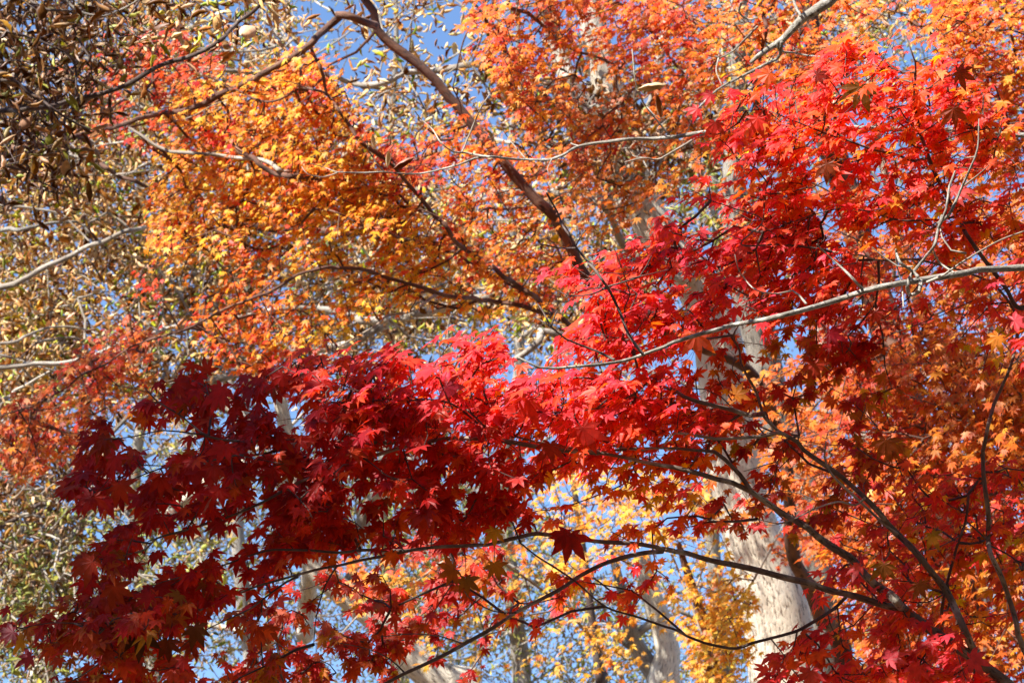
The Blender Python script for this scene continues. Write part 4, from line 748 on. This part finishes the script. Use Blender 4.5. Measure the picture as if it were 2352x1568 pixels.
BL = wood("stump", "grey_tree", "blurred grey trunk peeping out in the bottom left corner", [(85, 1680), (90, 1600), (100, 1520), (130, 1480), (150, 1300), (130, 1150)], 28, [70, 64, 58, 40, 24, 12], "pale_bark")
# long limbs running in from the left
LL = Tree("limbs", "brown_leaf_tree", "tree with dry curled brown leaves and pale limbs running in from the left edge", base((-900, 900), 27), WG)
LL.branch(np.vstack([[LL.g], P3([(-900, 1400), (-800, 800), (-700, 200), (-650, -500)], 27)]), 0, 0, "grey_bark", "trunk", False, rprof=[.32, .28, .22, .16, .08])
for a, w0, w1, mt in ((V('D', (-1900, 700), (-700, 560), (0, 420), (150, 370), (300, 290), (470, 215), (600, 140), (700, 110), (850, 45), (1000, 10), (1200, -60), (1400, -160)), 17, 8, lb),
                      (V('D', (-2000, 1100), (-700, 990), (0, 955), (200, 935), (440, 925), (620, 880), (800, 800), (1000, 735), (1100, 700), (1250, 660), (1400, 670)), 15, 8, lb),
                      (V('D', (-2000, 1100), (-700, 1300), (0, 1175), (100, 1110), (200, 1060), (330, 985)), 12, 6, lb), (V('D', (-1900, 650), (-600, 720), (0, 870), (120, 905), (260, 950), (400, 990)), 8, 4, lb),
                      (V('D', (560, -60), (600, 20), (660, 110), (690, 135)), 8, 8, "orange_bark"), (V('D', (560, 170), (620, 260), (680, 360), (710, 430)), 6, 3, "dark_bark"),
                      (V('A', (-1900, -100), (-600, 500), (120, 840), (300, 900), (420, 960), (560, 1050), (620, 1070), (720, 1130), (800, 1190), (900, 1210), (1000, 1260), (1090, 1310), (1200, 1400)), 14, 8, "orange_bark"),
                      (V('A', (300, 1030), (380, 1040), (500, 1050), (620, 1075), (720, 1110)), 8, 9, lb), (V('A', (640, 985), (740, 970), (830, 955)), 6, 5, lb), (V('A', (440, 1090), (520, 1080), (590, 1040), (640, 985), (600, 920)), 6, 3, lb),
                      (V('A', (-500, 1700), (0, 1550), (130, 1545), (320, 1505), (460, 1490), (540, 1500), (600, 1560)), 12, 5, "grey_bark"), (V('A', (870, 1170), (960, 1110), (1060, 1070), (1125, 1020)), 6, 4, lb),
                      (V('D', (-800, 800), (0, 800), (180, 740), (330, 690), (480, 685), (600, 710), (660, 730)), 8, 4, lb), (V('D', (130, 900), (330, 700), (340, 600), (400, 470)), 4, 3, "dark_bark"), (V('A', (520, 1170), (700, 1180), (850, 1165), (1060, 1140)), 5, 3, lb),
                      (V('A', (-1500, 1100), (-300, 1350), (0, 1380), (220, 1400), (400, 1440), (520, 1540), (600, 1620)), 8, 4, lb)):
    LL.trace(a, 23.4, w0, w1, mt)
LL.trace(V('D', (1500, -60), (1600, 0), (1750, 20), (2000, 40), (2352, 50)) + V('E', (200, 20)), 22, 12, 24, "orange_bark")
LL.trace(V('D', (1550, 640), (1700, 610), (1850, 570), (2100, 560), (2352, 600)) + V('E', (150, 640), (330, 640)), 24, 12, 20, lb)
LL.trace(V('A', (700, 440), (1000, 450), (1230, 460), (1400, 460), (1460, 470), (1600, 480), (1780, 490)), 24, 6, 11, lb)
LL.trace(V('A', (1300, 330), (1500, 345), (1700, 345), (1850, 320)), 24, 7, 6, lb)
LL.trace(V('A', (1590, 920), (1700, 890), (1800, 840), (1900, 810)), 24, 6, 6, lb)
# the nearer brown tree of the top left corner
NB = Tree("near", "brown_leaf_tree", "dark tree with big drooping brown leaves in the top left corner", base((-700, 1200), 13.5), WG)
NB.branch(np.vstack([[NB.g], P3([(-700, 1500), (-650, 700), (-500, 250), (-450, -400)], 13.5)]), 0, 0, "grey_bark", "trunk", False, rprof=[.2, .17, .13, .1, .05])
nb = lambda a, w0, w1, mt="dark_bark", d=12.6: NB.trace(a, d, w0, w1, mt)
nb(V('A', (-1500, 760), (-600, 770), (0, 740), (150, 740), (300, 720), (500, 670), (700, 620), (850, 570), (1000, 480), (1150, 420), (1350, 350), (1480, 270), (1600, 160), (1700, 80), (1770, 0), (1850, -120)), 14, 9)
nb(V('A', (-1300, 500), (-500, 560), (0, 540), (120, 560), (200, 640), (330, 710)), 9, 5)
nb(V('A', (-1300, 400), (-400, 300), (0, 480), (180, 600), (340, 720), (460, 800), (600, 870)), 9, 5)
nb(V('A', (-1300, 0), (-400, 100), (0, 200), (200, 250), (400, 330), (500, 420), (510, 600), (495, 680)), 9, 4)
nb(V('A', (-1300, -500), (-300, -200), (100, -60), (300, 60), (480, 80), (500, 200), (560, 320), (610, 400), (620, 520), (660, 600)), 9, 3)
nb(V('A', (400, -80), (500, 60), (660, 110), (760, 90), (900, 20), (960, -30)), 6, 4, lb)
nb(V('A', (730, 70), (830, 170), (950, 270)), 5, 3, lb)
nb(V('A', (0, 1110), (100, 1060), (200, 1020), (400, 960)), 5, 3)
nb(V('A', (-100, 1180), (0, 1120), (120, 1090)), 5, 3)
# slim trees seen against the top edge
PT = Tree("pole", "slim_tree", "thin straight pale stem coming down from the top edge above the scarlet bough", base((2500, 1900), 14.6), WG)
PT.branch(np.vstack([[PT.g], P3([(2440, 1700), (2300, 1150), (2110, 700), (2030, 400), (1998, 200), (1993, 120), (1989, 40), (1982, -300)], 14.6)]), 0, 0, "pale_bark", "trunk", False, rprof=[.045, .04, .036, .03, .022, .019, .017, .016, .013])
WT = Tree("whip", "slim_tree", "smooth pale branching limb at the top edge with forked side shoots", base((2120, -300), 10.8, 2.4), WG)
WT.branch(np.vstack([[WT.g], P3([(2750, 1200), (2600, 300), (2300, -150), (2000, -80)], 10.8), P3(V('C', (1030, 0), (950, 50), (860, 110), (800, 180), (730, 270), (640, 330), (560, 385), (520, 420)), 10.6)]), 0, 0, "smooth_grey", "trunk", False, rprof=[.07, .06, .045, .032, .024] + list(np.linspace(.021, .007, 8)))
for a, w0, w1 in (([(720, 280), (710, 360), (680, 400), (600, 440), (480, 500), (330, 580), (260, 630), (150, 740)], 9, 4), ([(850, 110), (820, 50), (800, -20), (790, -60)], 8, 7), ([(700, 280), (700, 320), (740, 350), (800, 355), (870, 370), (980, 380)], 8, 3), ([(560, 180), (480, 260), (400, 340), (310, 390), (290, 380)], 5, 3), ([(300, 390), (285, 480), (320, 570)], 4, 3), ([(450, 20), (440, 90), (500, 130), (560, 120)], 6, 4)):
    WT.trace(V('C', *a), 10.5, w0, w1, "smooth_grey" if w0 > 6 else "grey_twig", leafy=False)
# far trees whose tops close the view
FARS = []
for k, (x, d, wd, lab) in enumerate(((560, 34, 40, "far tree standing behind the dark crimson leaves, left of the leaning trunk"), (1180, 36, 44, "far tree with thin twiggy crown low in the middle of the photo"), (2260, 33, 34, "far tree whose thin twigs show low at the right edge"), (330, 40, 40, "far olive leaved tree low at the left edge"), (900, 40, 46, "far pale limbed tree behind the golden maple"), (1650, 38, 40, "far tree behind the rusty sprays right of the middle at the top"))):
    T = wood("far%d" % k, "woodland_tree", lab, [(x + 20, 1660), (x, 1400), (x - 20, 1100), (x + 15, 800), (x - 10, 450), (x + 10, 100), (x, -200)], d, [wd, wd * .85, wd * .7, wd * .55, wd * .4, wd * .25, wd * .12], "grey_bark", leafy=True)
    for yy, s1 in ((1450, -1), (1350, 1), (1200, -1), (1050, 1), (900, -1), (780, 1), (620, -1), (480, 1), (330, -1), (200, 1), (80, -1), (-60, 1)):
        L_ = random.uniform(200, 420); a = random.uniform(.25, .9); x1 = x + s1 * 4
        T.trace([(x1, yy), (x1 + s1 * L_ * .35, yy - L_ * .3 * a), (x1 + s1 * L_ * .7, yy - L_ * .75 * a), (x1 + s1 * L_, yy - L_ * a * 1.25)], (d, d + random.uniform(-2.5, 2.5)), wd * .35 * (1 - (1450 - yy) / 2600), 3, lb)
    FARS.append("far%d" % k)


# ------------------------------------------------------------------ the rest of the wood, left, right and behind, unseen, added to block sky light
def woodland():
    n = 130000
    az = rng.uniform(0, 2 * np.pi, n); el = np.arcsin(rng.uniform(math.sin(R(4)), math.sin(R(72)), n)); rr = rng.uniform(11, 30, n)
    p = np.stack([np.sin(az) * np.cos(el), np.cos(az) * np.cos(el), np.sin(el)], 1) * rr[:, None] + [0, 0, 1.6]
    ok = (p[:, 2] < 20) & (vnoise(p[:, 0] * 10, p[:, 1] * 10 + p[:, 2] * 13, 42) > .28)
    ok &= ~((np.abs(p[:, 0]) < .42 * p[:, 1] + 2.5) & (p[:, 1] > -2))                     # nothing before the camera
    for t in np.linspace(0, 70, 60):                                                     # nor between the sun and what it shines on
        q = p - sdir * t; ok &= ~((q[:, 1] > 3) & (q[:, 1] < 46) & (np.abs(q[:, 0]) < .24 * q[:, 1] + .9) & (q[:, 2] > .24 * q[:, 1] - .2) & (q[:, 2] < .72 * q[:, 1] + 3))
    p = p[ok]; n = len(p)
    tip = rng.normal(0, 1, (n, 3)); nm = rng.normal(0, .6, (n, 3)) + UP

    o = leaves_mesh('star', p, tip, nm, rng.uniform(.2, .38, n), pick_cols([((.3, .16, .04), 3), ((.34, .1, .02), 2), ((.2, .2, .04), 2)], n), "unseen_woodland", M["brown_leaf"], None)
    tag(o, kind="stuff")
woodland()

# foliage of the woodland
nz_ = lambda x, y: 13.3
patch("near", [(-40, -40), (330, -40), (300, 120), (260, 190), (180, 260), (100, 330), (-40, 380)], 4.5, .09, nz_, DBR, 'curl', 0, 4, .5, 0, .55, 70, spread=.12)
patch("near", [(300, -40), (640, -40), (600, 40), (520, 70), (460, 100), (330, 130)], 2.2, .10, nz_, TAN, 'curl', 0, 4, .5, 0, .6, 60, spread=.11)
patch("near", [(-40, 300), (140, 320), (160, 420), (-40, 520)], 2.2, .10, nz_, DBR, 'curl', 0, 4, .5, 0, .6, 60, spread=.11)
patch("near", [(-80, -80), (380, -80), (330, 160), (150, 330), (-80, 420)], 1.2, .15, nz_, DBR, 'curl', 0, 5, .6, 0, .3, 80, spread=.14, shift=6.5)  # unseen leaves added sunward to darken the top left corner
NB.branch(up((-450, -400, 13.5), (-1000, -800, 11), (-1700, -700, 9.5)), .05, .015, "grey_bark")  # unseen limb added to hold the shading leaves
grow("dark_bark", "brown_leaf", .002, ("near",), petiole=False, maxtw=1.2)
lz = lambda x, y: 24.5 + 3 * vnoise([x], [y], 160)[0]
HOLE = [[(440, 30), (560, 10), (620, 50), (570, 120), (470, 100)], [(700, 0), (800, 0), (820, 60), (720, 70), (690, 40)], [(800, 100), (930, 110), (900, 180), (820, 200)], [(930, 60), (1130, 50), (1140, 150), (1030, 160), (940, 130)], [(440, 250), (400, 280), (410, 300), (450, 280)]]
patch("limbs", [(-40, 330), (100, 330), (250, 260), (380, 330), (360, 420), (350, 560), (500, 580), (640, 660), (560, 760), (440, 760), (300, 760), (180, 800), (60, 900), (-40, 920)], 10.5, .12, lz, TAN, 'curl', 0, 6, .9, 0, .6, 60, spread=.2)
patch("limbs", [(-40, 700), (200, 720), (420, 800), (560, 800), (640, 860), (440, 900), (200, 980), (160, 1100), (-40, 1120)], 9, .12, lz, TAN, 'curl', 0, 6, .9, 0, .6, 60, spread=.2)
patch("limbs", [(250, 130), (420, 80), (620, 60), (720, 110), (620, 180), (420, 200), (340, 330), (230, 300)], 7.5, .11, lz, TAN, 'curl', 0, 6, .9, 0, .6, 60, spread=.2, holes=HOLE)
patch("limbs", [(-40, -40), (700, -40), (640, 100), (400, 120), (200, 300), (-40, 380)], 5, .12, lz, TAN, 'curl', 0, 6, .9, 0, .6, 60, spread=.2, holes=HOLE)
patch("limbs", [(350, 200), (900, 300), (1100, 460), (1250, 700), (900, 820), (640, 840), (560, 760), (640, 660), (380, 600)], 7.5, .115, lz, TAN, 'curl', 0, 6, .9, 0, .55, 60, spread=.2)
grow("grey_twig", "brown_leaf", .0042, ("limbs",), petiole=False, maxtw=2.2)
bz = lambda x, y: 20.2 + 1.2 * vnoise([x], [y], 160)[0]
patch("big", [(720, 120), (830, 60), (930, -40), (1140, -40), (1180, 160), (1130, 260), (960, 330), (860, 280), (800, 220)], 3.2, .10, bz, TAN, 'curl', 0, 6, .7, 0, .65, 45, spread=.17, holes=HOLE)
patch("big", [(1100, 150), (1280, 170), (1640, 180), (1660, 320), (1560, 420), (1400, 420), (1200, 340)], 5.5, .13, bz, DBR, 'curl', 0, 5, .6, 0, .6, 50, spread=.18)
patch("big", [(1050, 430), (1350, 420), (1500, 560), (1450, 720), (1280, 800), (1150, 720), (1080, 600)], 5, .11, lambda x, y: bz(x, y) + 1.5, TAN, 'curl', 0, 6, .8, 0, .55, 50, spread=.18)
patch("big", [(780, -40), (1100, -40), (900, 60), (860, 30)], 3, .11, bz, TAN, 'curl', 0, 5, .6, 0, .5, 45, spread=.17)
grow("grey_twig", "brown_leaf", .0036, ("big",), petiole=False, maxtw=1.6)
gz = lambda x, y: 24.5
patch("grey", [(1560, -40), (2100, -40), (2050, 120), (1900, 240), (1640, 330), (1560, 200)], 4, .12, gz, TAN, 'curl', 0, 6, 1.0, 0, .6, 60, spread=.2)
patch("grey", [(1500, 330), (1700, 300), (1750, 600), (1620, 560)], 4, .12, gz, OLI, 'curl', 0, 6, 1.0, 0, .6, 60, spread=.2)
patch("grey", [(1880, 700), (2250, 640), (2250, 900), (1950, 950)], 1.6, .12, gz, TAN, 'curl', 0, 6, 1.0, 0, .7, 60, spread=.2)
grow("grey_twig", "brown_leaf", .004, ("grey",), petiole=False, maxtw=2)
l2z = lambda x, y: 24
patch("left", [(-40, 1080), (240, 1050), (190, 1130), (150, 1200), (180, 1290), (140, 1350), (30, 1380), (-40, 1380)], 9, .12, l2z, DBR, 'curl', 0, 6, .9, 0, .55, 60, spread=.2)
patch("left", [(-40, 1180), (220, 1180), (250, 1330), (150, 1400), (-40, 1560)], 7, .10, l2z, OLI, 'far', 0, 6, .9, 0, .55, 60, spread=.2)
patch("left", [(-40, 1360), (120, 1400), (130, 1600), (-40, 1600)], 9, .1, l2z, OLI, 'far', 0, 6, .9, 0, .55, 60, spread=.2)
patch("left", [(100, 1150), (420, 1120), (560, 1300), (500, 1600), (60, 1600)], 3.4, .1, l2z, OLI, "far", 0, 6, 1.2, 0, .7, 60, spread=.25)
grow("grey_twig", "brown_leaf", .004, ("left",), petiole=False, maxtw=2)
FZ = lambda x, y: 36 + 5 * vnoise([x + 300], [y], 220)[0]
ft = tuple(FARS)
SKY = [[(1180, 720), (1260, 700), (1280, 740), (1200, 760)], [(1740, 1050), (1800, 1040), (1800, 1110), (1750, 1100)]]
patch(ft, [(350, 1020), (640, 1000), (1150, 1040), (1300, 1200), (1300, 1420), (1150, 1600), (600, 1600), (420, 1500), (200, 1440), (260, 1200)], 9.5, .10, FZ, OLI, 'far', 0, 8, 1.5, 0, .8, 70, spread=.28)
patch(ft, [(1200, 1330), (1720, 1300), (1740, 1600), (1150, 1600)], 10, .10, FZ, OLI, 'far', 0, 8, 1.5, 0, .75, 70, spread=.28)
patch(ft, [(740, 1060), (1150, 1060), (1150, 1260), (900, 1300), (780, 1200)], 10, .10, FZ, OLI, 'far', 0, 8, 1.5, 0, .75, 60, spread=.28)
patch(ft, [(-40, 300), (700, 200), (1300, 300), (1650, 500), (1500, 900), (900, 900), (-40, 1100)], 5, .12, FZ, TAN, 'far', 0, 8, 1.5, 0, .75, 70, spread=.3)
patch(ft, [(640, 560), (1100, 560), (1250, 780), (700, 820)], 6, .11, FZ, OLI, 'far', 0, 8, 1.5, 0, .7, 60, spread=.3)
patch(ft, [(1300, 100), (2100, -40), (2352, 0), (2352, 400), (1700, 500), (1400, 450)], 3.5, .12, FZ, OLI, 'far', 0, 8, 1.5, 0, .75, 70, spread=.3)
patch(ft, [(1950, 950), (2400, 1050), (2400, 1600), (1950, 1600)], 7, .11, FZ, OLI, 'far', 0, 8, 1.5, 0, .75, 60, spread=.3)
patch(ft, [(-40, -40), (900, -40), (700, 200), (-40, 300)], 2.6, .12, FZ, OLI, 'far', 0, 8, 1.5, 0, .8, 70, spread=.3, holes=HOLE)
patch(ft, [(1650, 800), (2000, 850), (1950, 1250), (1700, 1200)], 7, .11, FZ, OLI, 'far', 0, 8, 1.5, 0, .75, 60, spread=.3)
grow("grey_twig", "brown_leaf", .005, ft, petiole=False, maxtw=4)
